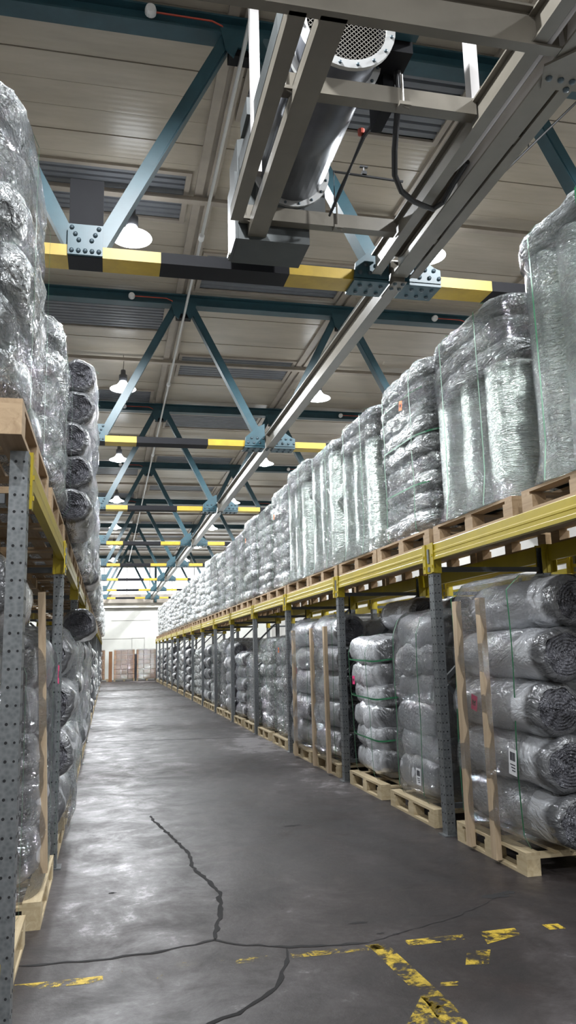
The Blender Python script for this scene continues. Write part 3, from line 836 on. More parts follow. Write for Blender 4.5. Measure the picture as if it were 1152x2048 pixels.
def frame(name_label, x, y, flip, detail, back=True):
    t = thing('rack_frame', name_label, 'rack frame', (x, y, 0), None)
    if flip: t.rotation_euler = (0, 0, PI)
    sy = -1 if flip else 1
    p = obj('post', post_me, None, t)
    if detail:
        h_ = obj('punched_holes', holes_me, None, p, scale=(1, sy, 1)); h_['kind'] = 'stuff'
    obj('foot_plate', foot_me, None, p)
    if back:
        b = obj('post', post_me, None, t, (1.10, 0, 0), (0, 0, PI))
        obj('foot_plate', foot_me, None, b)
        obj('brace', brace_me, None, t)
        obj('beam_collar', collar_me, None, t, (1.10, 0, 0), (0, 0, PI))
    c = obj('beam_collar', collar_me, None, t) if not (flip and detail == 2) else None
    if c: obj('locking_clip', clip_me, None, c)
    return t
def beam(label, x, y, flip):
    t = thing('rack_beam', label, 'rack beam', (x, y, 2.19))
    if flip: t.rotation_euler = (0, 0, PI)
    obj('beam', beam_me, None, t)
    obj('end_connector', conn_me, None, t, (0, BAY / 2 - 0.105, 0))
    obj('end_connector', conn_me, None, t, (0, -BAY / 2 + 0.105, 0), (0, 0, 0), (1, -1, 1))
    return t
RX, LX = 2.64, -0.332
for m in range(NBAY + 1):
    y = POST0 + BAY * m
    if m > 0:
        frame('grey steel rack frame with yellow beam collars, %s from the camera along the right-hand rack' % ORD[m - 1], RX, y, False, m < 4)
    else:
        frame('grey steel rack frame at the near end of the right-hand rack, just outside the picture', RX, y, False, 0)
    lab = 'grey punched steel rack frame standing closest to the camera at the left edge' if m == 0 else 'grey steel rack frame, %s from the camera along the left-hand rack' % ORD[m]
    f_ = frame(lab, LX, y, True, 2 if m == 0 else (1 if m < 3 else 0))
    if m == 0:
        obj('yellow_guard', guard_me, None, f_)
for m in range(NBAY):
    y = POST0 + BAY * (m + 0.5)
    beam('yellow front rack beam, %s bay from the camera on the right-hand rack' % ORD[m], RX - 0.012, y, False)
    beam('yellow rear rack beam, %s bay from the camera on the right-hand rack' % ORD[m], RX + 1.12, y, True)
    beam('yellow front rack beam, %s bay from the camera on the left-hand rack' % ORD[m], LX + 0.004, y, True)
    beam('yellow rear rack beam, %s bay from the camera on the left-hand rack' % ORD[m], LX - 1.12, y, False)
# the rack standing back to back behind the right-hand one
for m in range(0, 7):
    y = POST0 + BAY * m
    frame('rack frame seen through the right-hand rack, %s of the row behind it' % ORD[m], 4.02, y, False, 0)
    if m < 6:
        beam('yellow beam seen through the right-hand rack, front of %s bay of the row behind' % ORD[m], 4.0, y + BAY / 2, False)
        beam('yellow beam seen through the right-hand rack, rear of %s bay of the row behind' % ORD[m], 5.14, y + BAY / 2, True)

# ------------------------------------------------------------------ pallets
PAL = {}
def pallet_parts(ly, kind, lx=1.2):
    key = (round(ly, 2), kind, lx)
    if key in PAL: return PAL[key]
    ma, mx_ = (MT['wood'], MT['woodx']) if kind == 'pale' else (MT['brown'], MT['brownx'])
    def mk(name, b, m_):
        me = b.mesh(name); me.materials.append(m_); return me
    P = dict(deck=mk('deck_board', MB().box(-0.05, 0.05, -ly / 2, ly / 2, 0, 0.02), ma),
             bottom=mk('bottom_board', MB().box(-0.05, 0.05, -ly / 2, ly / 2, 0, 0.02), ma),
             cross=mk('cross_board', MB().box(-lx / 2, lx / 2, -0.05, 0.05, 0, 0.02), mx_),
             block=mk('block', MB().box(-0.05, 0.05, -0.065, 0.065, 0, 0.085), ma))
    whole = MB()
    for x in (-lx / 2 + 0.05, 0, lx / 2 - 0.05):
        whole.box(x - 0.05, x + 0.05, -ly / 2, ly / 2, 0, 0.02)
        for yy in (-ly / 2 + 0.065, 0, ly / 2 - 0.065):
            whole.box(x - 0.05, x + 0.05, yy - 0.065, yy + 0.065, 0.02, 0.105)
    for yy in (-ly / 2 + 0.05, 0, ly / 2 - 0.05): whole.box(-lx / 2, lx / 2, yy - 0.05, yy + 0.05, 0.105, 0.125)
    for q in range(6):
        x = -lx / 2 + 0.05 + q * (lx - 0.1) / 5
        whole.box(x - 0.05, x + 0.05, -ly / 2, ly / 2, 0.125, 0.145)
    P['whole'] = mk('pallet', whole, ma)
    PAL[key] = P
    return P
def pallet(label, x, y, z, ly, kind, full, group):
    P = pallet_parts(ly, kind)
    if not full:
        o = obj('wooden_pallet', P['whole'], None, None, (x, y, z))
        return tag(o, label, 'pallet', group)
    t = thing('wooden_pallet', label, 'pallet', (x, y, z), group)
    for xx in (-0.55, 0, 0.55):
        obj('bottom_board', P['bottom'], None, t, (xx, 0, 0))
        for yy in (-ly / 2 + 0.065, 0, ly / 2 - 0.065): obj('block', P['block'], None, t, (xx, yy, 0.02))
    for yy in (-ly / 2 + 0.05, 0, ly / 2 - 0.05): obj('cross_board', P['cross'], None, t, (0, yy, 0.105))
    for q in range(6): obj('deck_board', P['deck'], None, t, (-0.55 + q * 0.22, 0, 0.125))
    return t

# ------------------------------------------------------------------ rolls, bags, film
def nz(p, s=1.0): return noise.noise(Vector(p) * s)
def grid_faces(nr, nc, wrap=True):
    f = []
    for i in range(nr - 1):
        for k in range(nc if wrap else nc - 1):
            k2 = (k + 1) % nc
            f.append((i * nc + k, i * nc + k2, (i + 1) * nc + k2, (i + 1) * nc + k))
    return f
def roll_body(L, r, seed, nseg=36, lump=0.02, axis='y', flat=1.0):
    """rolled sheet in plastic: tube along y, soft rounded ends that leave the end face open"""
    ts = []
    c = min(0.05, r * 0.25)
    for a in np.linspace(0, PI / 2, 5): ts.append((-L / 2 + c * (1 - math.cos(PI / 2 - a + 0)) * 0 + c * (1 - math.sin(a)), r - c + c * math.sin(PI / 2 - (PI / 2 - a)) if False else r - c * (1 - math.sin(a))))
    ts = [(-L / 2 + c * (1 - math.sin(a)), r - c * (1 - math.sin(a)) * 1.0 if False else r - c + c * math.cos(PI / 2 - a)) for a in np.linspace(0, PI / 2, 5)]
    ts = [(-L / 2 + c * (1 - math.cos(a)), r - c + c * math.sin(a)) for a in np.linspace(0, PI / 2, 5)]
    n = max(6, int(L / 0.07))
    for q in range(1, n): ts.append((-L / 2 + c + (L - 2 * c) * q / n, r))
    ts += [(-t, rr) for t, rr in reversed(ts[:5])]
    v = []
    for (t, rr) in ts:
        for k in range(nseg):
            a = 2 * PI * k / nseg
            p = Vector((math.cos(a), t * 1.6, math.sin(a)))
            d = nz(p + Vector((seed * 7.3, seed, 0)), 1.7) * lump + nz(p + Vector((0, seed * 3.1, seed)), 4.2) * lump * 0.55
            d += abs(nz(Vector((math.cos(a) * 2.2, t * 5.5, math.sin(a) * 2.2 + seed * 5)), 1.6)) * lump * -0.5
            q = rr + d
            v.append((q * math.cos(a) * (1 + (1 - flat) * 0.25), t, q * math.sin(a) * flat))
    return mesh('roll', v, grid_faces(len(ts), nseg), True)
def roll_end(r, seed, flat=1.0, nseg=48, turns=7):
    """end face: rolled turns as raised rings, crumpled centre"""
    v = []; rr = []
    n = turns * 3
    for i in range(n + 1):
        q = r * (1 - i / n)
        dep = 0.011 * ((i % 3) - 1) * (1 if i < n - 3 else 0) - 0.012 * (1 - q / r)
        for k in range(nseg):
            a = 2 * PI * k / nseg
            d = dep + nz((math.cos(a) * 2 + seed * 3, math.sin(a) * 2, q * 9), 1.4) * 0.022 + abs(nz((math.cos(a) * 7 + seed, math.sin(a) * 7, q * 3), 1.0)) * 0.022 * (q / r)
            if i == 0: d = 0
            ecc = 1 + 0.04 * nz((math.cos(a), math.sin(a), q * 12 + seed), 1.3)
            v.append((q * ecc * math.cos(a) * (1 + (1 - flat) * 0.25), d, q * ecc * math.sin(a) * flat))
    return mesh('roll_end', v, grid_faces(n + 1, nseg), True)
def bag_mesh(L, wd, h, seed, nseg=40, lump=0.024, ex=3.4):
    """soft flattened roll in film: pillow section, gathered ends"""
    v = []
    n = 22
    ts = [-1 + 2 * i / n for i in range(n + 1)]
    ts = [-1.0, -0.985, -0.95] + [t for t in ts if abs(t) < 0.93] + [0.95, 0.985, 1.0]
    for t in ts:
        sw = max(0.0, 1 - abs(t) ** 9) ** 0.5
        sh = max(0.0, 1 - abs(t) ** 6) ** 0.5
        if abs(t) == 1.0: sw, sh = 0.02, 0.02
        for k in range(nseg):
            a = 2 * PI * k / nseg
            c, s_ = math.cos(a), math.sin(a)
            x = math.copysign(abs(c) ** (2 / ex), c); z = math.copysign(abs(s_) ** (2 / ex), s_)
            p = Vector((x * 1.2, t * 2.2, z + seed * 9.1))
            d = nz(p, 1.3) * lump + nz(p, 3.1) * lump * 0.7 - abs(nz(p + Vector((3, 1, 0)), 2.2)) * lump * 0.8
            pk = 0.02 * nz((c * 6 + seed, s_ * 6, 1), 1.0) * max(0, abs(t) - 0.75) * 4
            v.append((x * (wd / 2 * (0.25 + 0.75 * sw) * (1 if abs(t) < 1 else 0.3) + d + pk), t * L / 2 + 0.02 * nz((x * 3, z * 3, seed + t), 1.0), z * (h / 2 * (0.3 + 0.7 * sh) * (1 if abs(t) < 1 else 0.3) + d * 0.8 + pk)))
    f = grid_faces(len(ts), nseg)
    f.append(tuple(range(nseg - 1, -1, -1))); f.append(tuple(range((len(ts) - 1) * nseg, len(ts) * nseg)))
    return mesh('bag', v, f, True)
def hull(sections, seed, lump=0.02, n=64, rc=0.14, steps=46, top=True, scallop=None):
    """film drawn round a load: sections are (z, x0, x1, y0, y1)"""
    zs = [s[0] for s in sections]
    v = []
    Z = list(np.linspace(zs[0], zs[-1], steps))
    for z in Z:
        q = [float(np.interp(z, zs, [s[j] for s in sections])) for j in range(1, 5)]
        cx, cy, hx, hy = (q[0] + q[1]) / 2, (q[2] + q[3]) / 2, (q[1] - q[0]) / 2, (q[3] - q[2]) / 2
        for k in range(n):
            a = 2 * PI * (k + 0.5) / n
            ex = 6.0
            c, s_ = math.cos(a), math.sin(a)
            x = math.copysign(abs(c) ** (2 / ex), c) * hx; y = math.copysign(abs(s_) ** (2 / ex), s_) * hy
            p = Vector((x * 2.2, y * 2.2, z * 2.6 + seed * 5))
            d = nz(p, 1.1) * lump + nz(p, 3.0) * lump * 0.6 + nz((x * 2.5 + seed, y * 2.5, z * 9), 1.2) * lump * 0.35
            if scallop:
                d -= scallop[1] * (1 - abs(math.sin(PI * (z - zs[0]) / scallop[0]))) 
            v.append((cx + x * (1 + d / hx), cy + y * (1 + d / hy), z))
    f = grid_faces(len(Z), n)
    if top:
        o = len(v) - n
        zt = Z[-1]
        ring = v[o:]
        cx = sum(p[0] for p in ring) / n; cy = sum(p[1] for p in ring) / n
        for sc, dz in ((0.9, 0.025), (0.6, 0.03), (0.25, 0.028)):
            b = len(v)
            for p in ring:
                v.append((cx + (p[0] - cx) * sc, cy + (p[1] - cy) * sc, zt + dz + nz((p[0] * 5 * sc, p[1] * 5 * sc, seed), 1.0) * 0.02))
            f += [(b - n + k, b - n + (k + 1) % n, b + (k + 1) % n, b + k) for k in range(n)]
        f.append(tuple(range(len(v) - n, len(v))))
    return mesh('stretch_film', v, f, True)
def strap_mesh(pts, wd=0.014, axis='y'):
    """flat band along a path, width along the given axis"""
    v = []; f = []
    for i, p in enumerate(pts):
        for s_ in (-wd / 2, wd / 2):
            q = list(p); q[{'x': 0, 'y': 1, 'z': 2}[axis]] += s_
            v.append(q)
        if i: f.append((2 * i - 2, 2 * i - 1, 2 * i + 1, 2 * i))
    return mesh('strap', v, f)

BAGS = [bag_mesh(1.30, 0.60, 0.235, k + 1) for k in range(6)]
WBAGS = [bag_mesh(1.30, 1.16, 0.235, k + 21) for k in range(4)]
for b in BAGS + WBAGS: b.materials.append(MT['bag'])
ROLLS = [roll_body(1.30, 0.20, k + 1, flat=0.93) for k in range(5)]
for b in ROLLS: b.materials.append(MT['roll'])
RENDS = [roll_end(0.155, k + 1, flat=0.93) for k in range(4)]
for b in RENDS: b.materials.append(MT['rollend'])
VR = [roll_body(1.32, 0.20, k + 31, lump=0.008) for k in range(4)]
for b in VR: b.materials.append(MT['vroll'])
VRE = [roll_end(0.155, k + 9, turns=5) for k in range(2)]
for b in VRE: b.materials.append(MT['vroll'])

def add_roll(parent, x, y, z, L, r, seed, name='roll', tilt=0.0):
    rb = obj(name, ROLLS[seed % 5], None, parent, (x, y, z), (tilt, (seed % 2) * PI, 0), (r / 0.20, L / 1.30, r / 0.20))
    # end faces sit in the open ends of the tube
    for s_ in (-1, 1):
        obj('roll_end', RENDS[(seed + (s_ > 0)) % 4], None, rb, (0, s_ * 0.65, 0), (0, 0, 0 if s_ < 0 else PI), (1.0, 0.9, 1.0))
    return rb
def sticker(parent, x, y, z, sz, col, rot=0.15, face=-1, dy=0):
    s_ = obj(col + '_sticker', MB().box(-0.001, 0.001, -sz * 0.42, sz * 0.42, -sz / 2, sz / 2), col, parent, (x, y, z), (rot, 0, 0))
    s_['label'] = 'bright %s sticker with black print' % col
    k = MB()
    def st(a, b, w_=0.09):
        k.obox((face * 0.0018, a[0] * sz, a[1] * sz), (face * 0.0018, b[0] * sz, b[1] * sz), w_ * sz, 0.0012, (1, 0, 0))
    st((-0.2, -0.18), (-0.2, 0.18)); st((-0.2, 0.18), (0, -0.02)); st((0, -0.02), (0.2, 0.18)); st((0.2, 0.18), (0.2, -0.18)); st((0.0, -0.02), (0.0, -0.2))
    obj('print', k, 'ink', s_)
    return s_
def paper_label(parent, x, y, z, wd, h, rot=0.0, face=-1):
    s_ = obj('paper_label', MB().box(-0.001, 0.001, -wd / 2, wd / 2, -h / 2, h / 2), 'paper', parent, (x, y, z), (rot, 0, 0))
    k = MB()
    for q in range(9):
        k.box(face * 0.0024, face * 0.0012, -wd * 0.36 + q * wd * 0.08, -wd * 0.36 + q * wd * 0.08 + wd * (0.03 + 0.025 * (q % 2)), h * 0.05, h * 0.38)
    for q in range(3): k.box(face * 0.0024, face * 0.0012, -wd * 0.36, wd * (0.3 - 0.12 * q), -h * (0.12 + 0.11 * q), -h * (0.08 + 0.11 * q))
    obj('print', k, 'ink', s_)
    return s_

def load_bale(t, ly, lx, h, n, seed, film=True, straps=2, wide=False, lean=0.0, hstrap=False, sag=0.0):
    rnd = random.Random(seed)
    lh = h / n
    for i in range(n):
        hb = lh * (1.5 if wide else 1.22)
        z = hb / 2 + 0.01 + (h - hb - 0.01) * i / max(1, n - 1)
        off = rnd.uniform(-0.03, 0.03) + lean * (i / n)
        if wide:
            obj('bag', WBAGS[rnd.randrange(4)], None, t, (off, rnd.uniform(-0.02, 0.02), z), (rnd.uniform(-0.02, 0.02) + sag, rnd.uniform(-0.03, 0.03), rnd.uniform(-0.03, 0.03) + (PI if rnd.random() < 0.5 else 0)), (lx / 1.2, ly / 1.32, lh / 0.235 * 1.5))
        else:
            for s_ in (-1, 1):
                obj('bag', BAGS[rnd.randrange(6)], None, t, (s_ * lx / 4.1 + off, rnd.uniform(-0.025, 0.025), z), (rnd.uniform(-0.025, 0.025) + sag, rnd.uniform(-0.06, 0.06), rnd.uniform(-0.03, 0.03) + (PI if rnd.random() < 0.5 else 0)), (lx / 1.2, ly / 1.32, lh / 0.235 * 1.22))
    if film:
        x, y = lx / 2 + 0.012, ly / 2 + 0.015
        me = hull([(SK[0] - 0.005, -x + 0.02, x - 0.02, -y + 0.03, y - 0.03), (0.1, -x, x, -y, y), (h - 0.15, -x + lean * 0.8, x + lean, -y, y), (h - 0.02, -x + 0.05 + lean, x - 0.05 + lean, -y + 0.06, y - 0.06)], seed, 0.022, scallop=(lh, 0.03))
        obj('stretch_film', me, 'film', t)
    for k in range(straps):
        yy = (-0.28 + 0.56 * k / max(1, straps - 1)) * ly if straps > 1 else 0.1
        xo = lx / 2 + 0.035
        pts = [(-xo + 0.05, yy, 0.003)] + [(-xo + 0.03 * (1 - abs(math.sin(PI * (j + 0.5) * 0.5))) + lean * j / (2 * n) + (0.05 if j == 2 * n - 1 else 0), yy + 0.01 * math.sin(j), lh * (j + 0.5) / 2) for j in range(2 * n)] + [(-xo + 0.2 + lean, yy, h + 0.008), (xo - 0.2 + lean, yy, h + 0.008), (xo, yy, h * 0.5), (xo - 0.05, yy, 0.003)]
        obj('strap', strap_mesh(pts, 0.016), 'strap', t)
    if hstrap:
        for q in (0.28, 0.56, 0.82):
            z = h * q; x, y = lx / 2 + 0.012, ly / 2 + 0.012
            pts = []
            for a in np.linspace(0, 2 * PI, 49):
                c_, s2 = math.cos(a), math.sin(a)
                pts.append((math.copysign(abs(c_) ** 0.36, c_) * x + lean * q, math.copysign(abs(s2) ** 0.36, s2) * y, z + 0.012 * math.sin(3 * a)))
            obj('strap', strap_mesh(pts, 0.016, 'z'), 'strap', t)

def load_rolls(t, ly, lx, h, n, seed, film=True, straps=2, battens=False, cols=2, stick=None, jitter=0.04, topout=0.0):
    rnd = random.Random(seed)
    lh = h / n
    r = lh / 2 * 1.1
    for i in range(n):
        z = r * 1.02 + 0.005 + (h - 2 * r) * i / max(1, n - 1)
        for c in range(cols):
            x = -lx / 2 + r + 0.0 + c * (lx - 2 * r) / max(1, cols - 1) + rnd.uniform(-jitter, jitter)
            add_roll(t, x, rnd.uniform(-jitter, jitter), z, ly, r, seed * 3 + i * 2 + c)
    if film:
        x, y = lx / 2 + (0.122 if battens else 0.035), ly / 2 * 0.72
        me = hull([(-0.005, -x + 0.03, x - 0.03, -y, y), (0.12, -x, x, -y, y), (h - 0.15, -x, x, -y, y), (h, -x + 0.06, x - 0.06, -y + 0.05, y - 0.05)], seed, 0.02, scallop=(lh, 0.035))
        obj('stretch_film', me, 'filmthin', t)
    for k in range(straps):
        yy = (-0.36 + 0.72 * k / max(1, straps - 1)) * ly
        xo = lx / 2 + 0.03
        pts = [(-xo + 0.04, yy, 0.003)] + [(-xo - 0.02 + 0.05 * (1 - abs(math.sin(PI * (j + 0.5) * 0.5))), yy + 0.02 * math.sin(j * 0.7), lh * (j + 0.5) / 2) for j in range(2 * n)] + [(-xo + 0.1, yy, h + 0.01), (xo - 0.1, yy, h + 0.01), (xo, yy, h * 0.5), (xo, yy, 0.003)]
        obj('strap', strap_mesh(pts, 0.016), 'strap', t)
    if battens:
        for yy in battens:
            obj('batten', MB().box(-0.022, 0.022, -0.035, 0.035, -0.12, h * 0.93), 'woodz', t, (-lx / 2 - 0.092, yy, 0))

def load_vertical(t, ly, lx, h, seed, cap=0, caph=0.5, film=True, tag_at=None):
    rnd = random.Random(seed)
    hv = h - (caph if cap else 0.03)
    ny = 3
    r = ly / ny / 2
    for i in range(ny):
        for j in range(3):
            y = -ly / 2 + r + i * 2 * r; x = -lx / 2 + 0.19 + j * (lx - 0.38) / 2
            q = obj('upright_roll', VR[(seed + i + j) % 4], None, t, (x, y, hv / 2), (PI / 2, 0, rnd.uniform(0, 6)), (r / 0.2, hv / 1.32, r / 0.2))
            if not cap: obj('roll_end', VRE[(i + j) % 2], None, q, (0, 0.655, 0), (0, 0, PI), (0.98, 1, 0.98))
    if cap:
        lh = caph / cap
        for i in range(cap):
            for s_ in (-1, 1):
                b = obj('bag', BAGS[(seed + i + (s_ > 0) * 3) % 6], None, t, (s_ * lx / 4.1 - 0.012, rnd.uniform(-0.01, 0.02), hv + lh * (i + 0.5)), (0, 0, rnd.uniform(-0.02, 0.02)), (lx / 1.2 * 1.03, ly / 1.3 * 1.01, lh / 0.235 * 1.12))
        x, y = lx / 2 + 0.03, ly / 2 + 0.025
        me = hull([(hv - 0.07, -x - 0.012, x, -y, y), (hv + 0.05, -x, x, -y, y), (h - 0.08, -x, x, -y, y), (h - 0.02, -x + 0.05, x - 0.05, -y + 0.05, y - 0.05)], seed + 3, 0.014, steps=18)
        obj('cap_film', me, 'filmthin', t)
    if film:
        x, y = lx / 2 + 0.01, ly / 2 + 0.008
        me = hull([(0.0, -x - 0.05, x, -y - 0.045, y + 0.045), (0.05, -x - 0.035, x, -y - 0.03, y + 0.03), (0.22, -x, x, -y, y), (hv - 0.05, -x, x, -y, y), (h if not cap else hv, -x + 0.02, x - 0.02, -y + 0.02, y - 0.02)], seed, 0.010, top=not cap)
        obj('stretch_film', me, 'film', t)
    for k in range(2):
        yy = (-0.24 + 0.5 * k) * ly
        xo = lx / 2 + 0.035
        obj('strap', strap_mesh([(-xo - 0.03, yy, 0.003), (-xo, yy, 0.25), (-xo, yy, hv * 0.6), (-xo - 0.006, yy, h - 0.06), (-xo + 0.06, yy, h + 0.02), (xo - 0.06, yy, h + 0.02), (xo, yy, h - 0.1), (xo, yy, 0.003)], 0.015), 'strap', t)
    if tag_at:
        obj('roll_label', MB().box(-0.09, 0.09, -0.003, 0.0, -0.12, 0.12), 'darklabel', t, (-lx / 2 + tag_at[0], -ly / 2 - 0.012, tag_at[1]))

# ------------------------------------------------------------------ loads on the right-hand rack
RC = 2.66 + 0.60                                   # centre line of the right pallets
LC = -0.34 - 0.60
UP = 2.33                                          # pallet level on the beams
def R_slots(up):
    out = []
    for m in range(NBAY):
        y = POST0 + BAY * m
        out += [y + (0.70 if up else 0.78), y + (2.07 if up else 2.09)]
    return out
LOOK = {'v': 'silver load of upright rolls in stretch film', 'vc': 'silver load of upright rolls under a crinkled top layer',
        'b': 'silver film-wrapped stack of soft bags', 'r': 'silver roll stack with dark round ends'}
SK = [0]
def put(side, up, idx, y, typ, ly, h, pal_ly, label, pal_kind, full, plabel, lx=1.12, n=8, film=True, seed=None, dx=0.0, **kw):
    z = UP if up else 0.0
    cx = (RC if side == 'right' else LC) - (0.06 if (side == 'left' and not up and idx == 0) else 0)
    # the pallets' deck length
    pallet(plabel, cx, y, z, pal_ly, pal_kind, full, 'pallets on the %s of the %s-hand rack' % ('beams' if up else 'floor', side))
    seed = seed or (idx + 1 + 40 * up + 90 * (side == 'left'))
    t = thing('wrapped_load', label, 'pallet load', (cx + dx, y, z + 0.146), 'wrapped loads on the %s of the %s-hand rack' % ('top' if up else 'floor', side))
    if side == 'left': t.rotation_euler = (0, 0, PI)
    if typ == 'b': load_bale(t, ly, lx, h, n, seed, film, **kw)
    elif typ == 'r': load_rolls(t, ly, lx, h, n, seed, film, **kw)
    elif typ == 'v': load_vertical(t, ly, lx, h, seed, 0, film=film, **kw)
    elif typ == 'vc': load_vertical(t, ly, lx, h, seed, film=film, **kw)
    return t

ys = R_slots(True)
special = {0: 'tall green-tinted silver load of upright rolls at the right edge, top level',
           1: 'silver load of upright rolls under three flat bags, second on top right',
           2: 'silver stack of many soft bags with orange sticker and green straps, third on top right',
           3: 'silver load of upright rolls under a crinkled cap, just behind the orange-stickered bag stack',
           4: 'silver load of upright rolls without deep cap, fifth on the top right',
           5: 'silver load of upright rolls with overhanging folded cap, sixth on the top right',
           6: 'wide silver bag stack right behind the last upright rolls on the top right'}
for i, y in enumerate(ys):
    rnd = random.Random(100 + i)
    o_ = ORD[i]
    lab = special.get(i, 'silver film-wrapped bag stack, %s load from the camera on top of the right-hand rack' % o_)
    pl = 'brown wooden pallet on the yellow beams, %s from the camera on the right-hand rack' % o_
    full = i < 14
    near = i < 13
    if i == 0: t = put('right', 1, i, y - 0.05, 'vc', 1.10, 1.72, 1.24, lab, 'brown', full, pl, cap=1, caph=0.15, tag_at=(0.5, 1.25))
    elif i == 1: t = put('right', 1, i, y, 'vc', 1.27, 1.55, 1.34, lab, 'brown', full, pl, cap=3, caph=0.52, tag_at=(0.35, 0.82))
    elif i == 2:
        t = put('right', 1, i, y, 'b', 1.28, 1.62, 1.34, lab, 'brown', full, pl, n=9, hstrap=True)
        sticker(t, -0.60, -0.17, 1.25, 0.09, 'orange', 0.2)
    elif i == 3: t = put('right', 1, i, y, 'vc', 1.26, 1.60, 1.34, lab, 'brown', full, pl, cap=2, caph=0.36)
    elif i == 4: t = put('right', 1, i, y, 'vc', 1.26, 1.62, 1.34, lab, 'brown', full, pl, cap=1, caph=0.16)
    elif i == 5: t = put('right', 1, i, y, 'vc', 1.24, 1.70, 1.34, lab, 'brown', full, pl, cap=2, caph=0.34, lx=1.16)
    else:
        t = put('right', 1, i, y, 'b', 1.26 + rnd.uniform(-0.03, 0.04), 1.55 + rnd.uniform(-0.1, 0.14), 1.34, lab, 'brown', full, pl, n=rnd.choice((7, 8, 8, 9)), film=near, wide=i > 12, straps=2 if i < 20 else 0)
        if i in (6, 8): sticker(t, -0.60, 0.1, 1.2, 0.08, 'orange', 0.2)

def as_roll_film(t):
    for c in t.children:
        if c.name.startswith('bag'):
            c.material_slots[0].link = 'OBJECT'; c.material_slots[0].material = MT['roll']
ys = R_slots(False)
slab = {1: 'five lying silver rolls with battens and pink sticker, nearest at the right',
        2: 'tall film-wrapped stack of soft rolls with white label beside the nearest right rack frame',
        3: 'sagging stack of silver bags with pink sticker and bent green straps on the right floor',
        4: 'wrapped silver rolls with two battens and pink sticker behind the second right rack frame',
        5: 'silver rolls with dark ends and one pale batten, beside the third right rack frame',
        6: 'silver bag stack with small orange sticker just behind the third right rack frame'}
for i, y in enumerate(ys):
    if i == 0: continue
    rnd = random.Random(300 + i)
    o_ = ORD[i - 1]
    lab = slab.get(i)
    pl = 'pale wooden pallet on the floor, %s from the camera under the right-hand rack' % o_
    full = i < 10
    if i == 1:
        t = put('right', 0, i, y + 0.0, 'r', 1.27, 1.80, 1.05, lab, 'pale', full, pl, n=5, lx=1.06, jitter=0.02, battens=(0.24, -0.16), dx=0.0)
        k5 = 0
        for o2 in t.children:
            if o2.name.startswith('roll') and k5 < 10:
                o2.location.y -= 0.10 + (0.05, 0.0, -0.03, 0.02, 0.04)[k5 // 2]
                o2.location.x += (0.0, -0.03, -0.05, 0.0, 0.09)[k5 // 2]
                k5 += 1
        sticker(t, -0.626, 0.03, 0.92, 0.11, 'pink', 0.2)
        paper_label(t, -0.612, -0.46, 0.56, 0.10, 0.17, 0.1)
    elif i == 2:
        t = put('right', 0, i, y, 'b', 1.05, 1.66, 1.05, lab, 'pale', full, pl, n=6, wide=True)
        as_roll_film(t)
        paper_label(t, -0.60, -0.22, 0.22, 0.10, 0.14)
    elif i == 3:
        t = put('right', 0, i, y, 'b', 1.03, 1.48, 1.05, lab, 'pale', full, pl, n=6, film=False, wide=True, lean=-0.06, hstrap=True, sag=-0.02)
        as_roll_film(t)
        sticker(t, -0.64, 0.12, 1.0, 0.09, 'pink', 0.0)
    elif i == 4:
        t = put('right', 0, i, y, 'r', 1.10, 1.74, 1.05, lab, 'pale', full, pl, n=5, battens=(0.36, -0.3), jitter=0.02)
        sticker(t, -0.60, -0.05, 1.1, 0.08, 'pink', 0.1)
    elif i == 5:
        t = put('right', 0, i, y, 'r', 1.18, 1.74, 1.05, lab, 'pale', full, pl, n=5, battens=(0.1,), jitter=0.05)
        sticker(t, -0.60, 0.2, 1.05, 0.09, 'pink', 0.1)
    elif i in (6, 7):
        t = put('right', 0, i, y, 'b', 1.08, 1.58, 1.05, lab or 'silver bag stack without sticker, seventh load under the right-hand rack', 'pale', full, pl, n=7, wide=True)
        if i == 6: sticker(t, -0.60, -0.1, 1.35, 0.08, 'orange', 0.1)
    else:
        typ = 'b' if (i % 4 in (0, 3)) else 'r'
        hh = 1.5 + rnd.uniform(-0.2, 0.25)
        if i == 8: typ, hh = 'b', 1.30
        lab = '%s, %s load from the camera under the right-hand rack' % (LOOK[typ], o_)
        kw = dict(wide=True, straps=1 if i < 16 else 0) if typ == 'b' else dict(straps=1 if i < 16 else 0, cols=2 if i < 16 else 1)
        t = put('right', 0, i, y, typ, 1.12, hh, 1.05, lab, 'pale', full, pl, n=5 if typ == 'r' else 6, film=i < 14, lx=1.12, **kw)

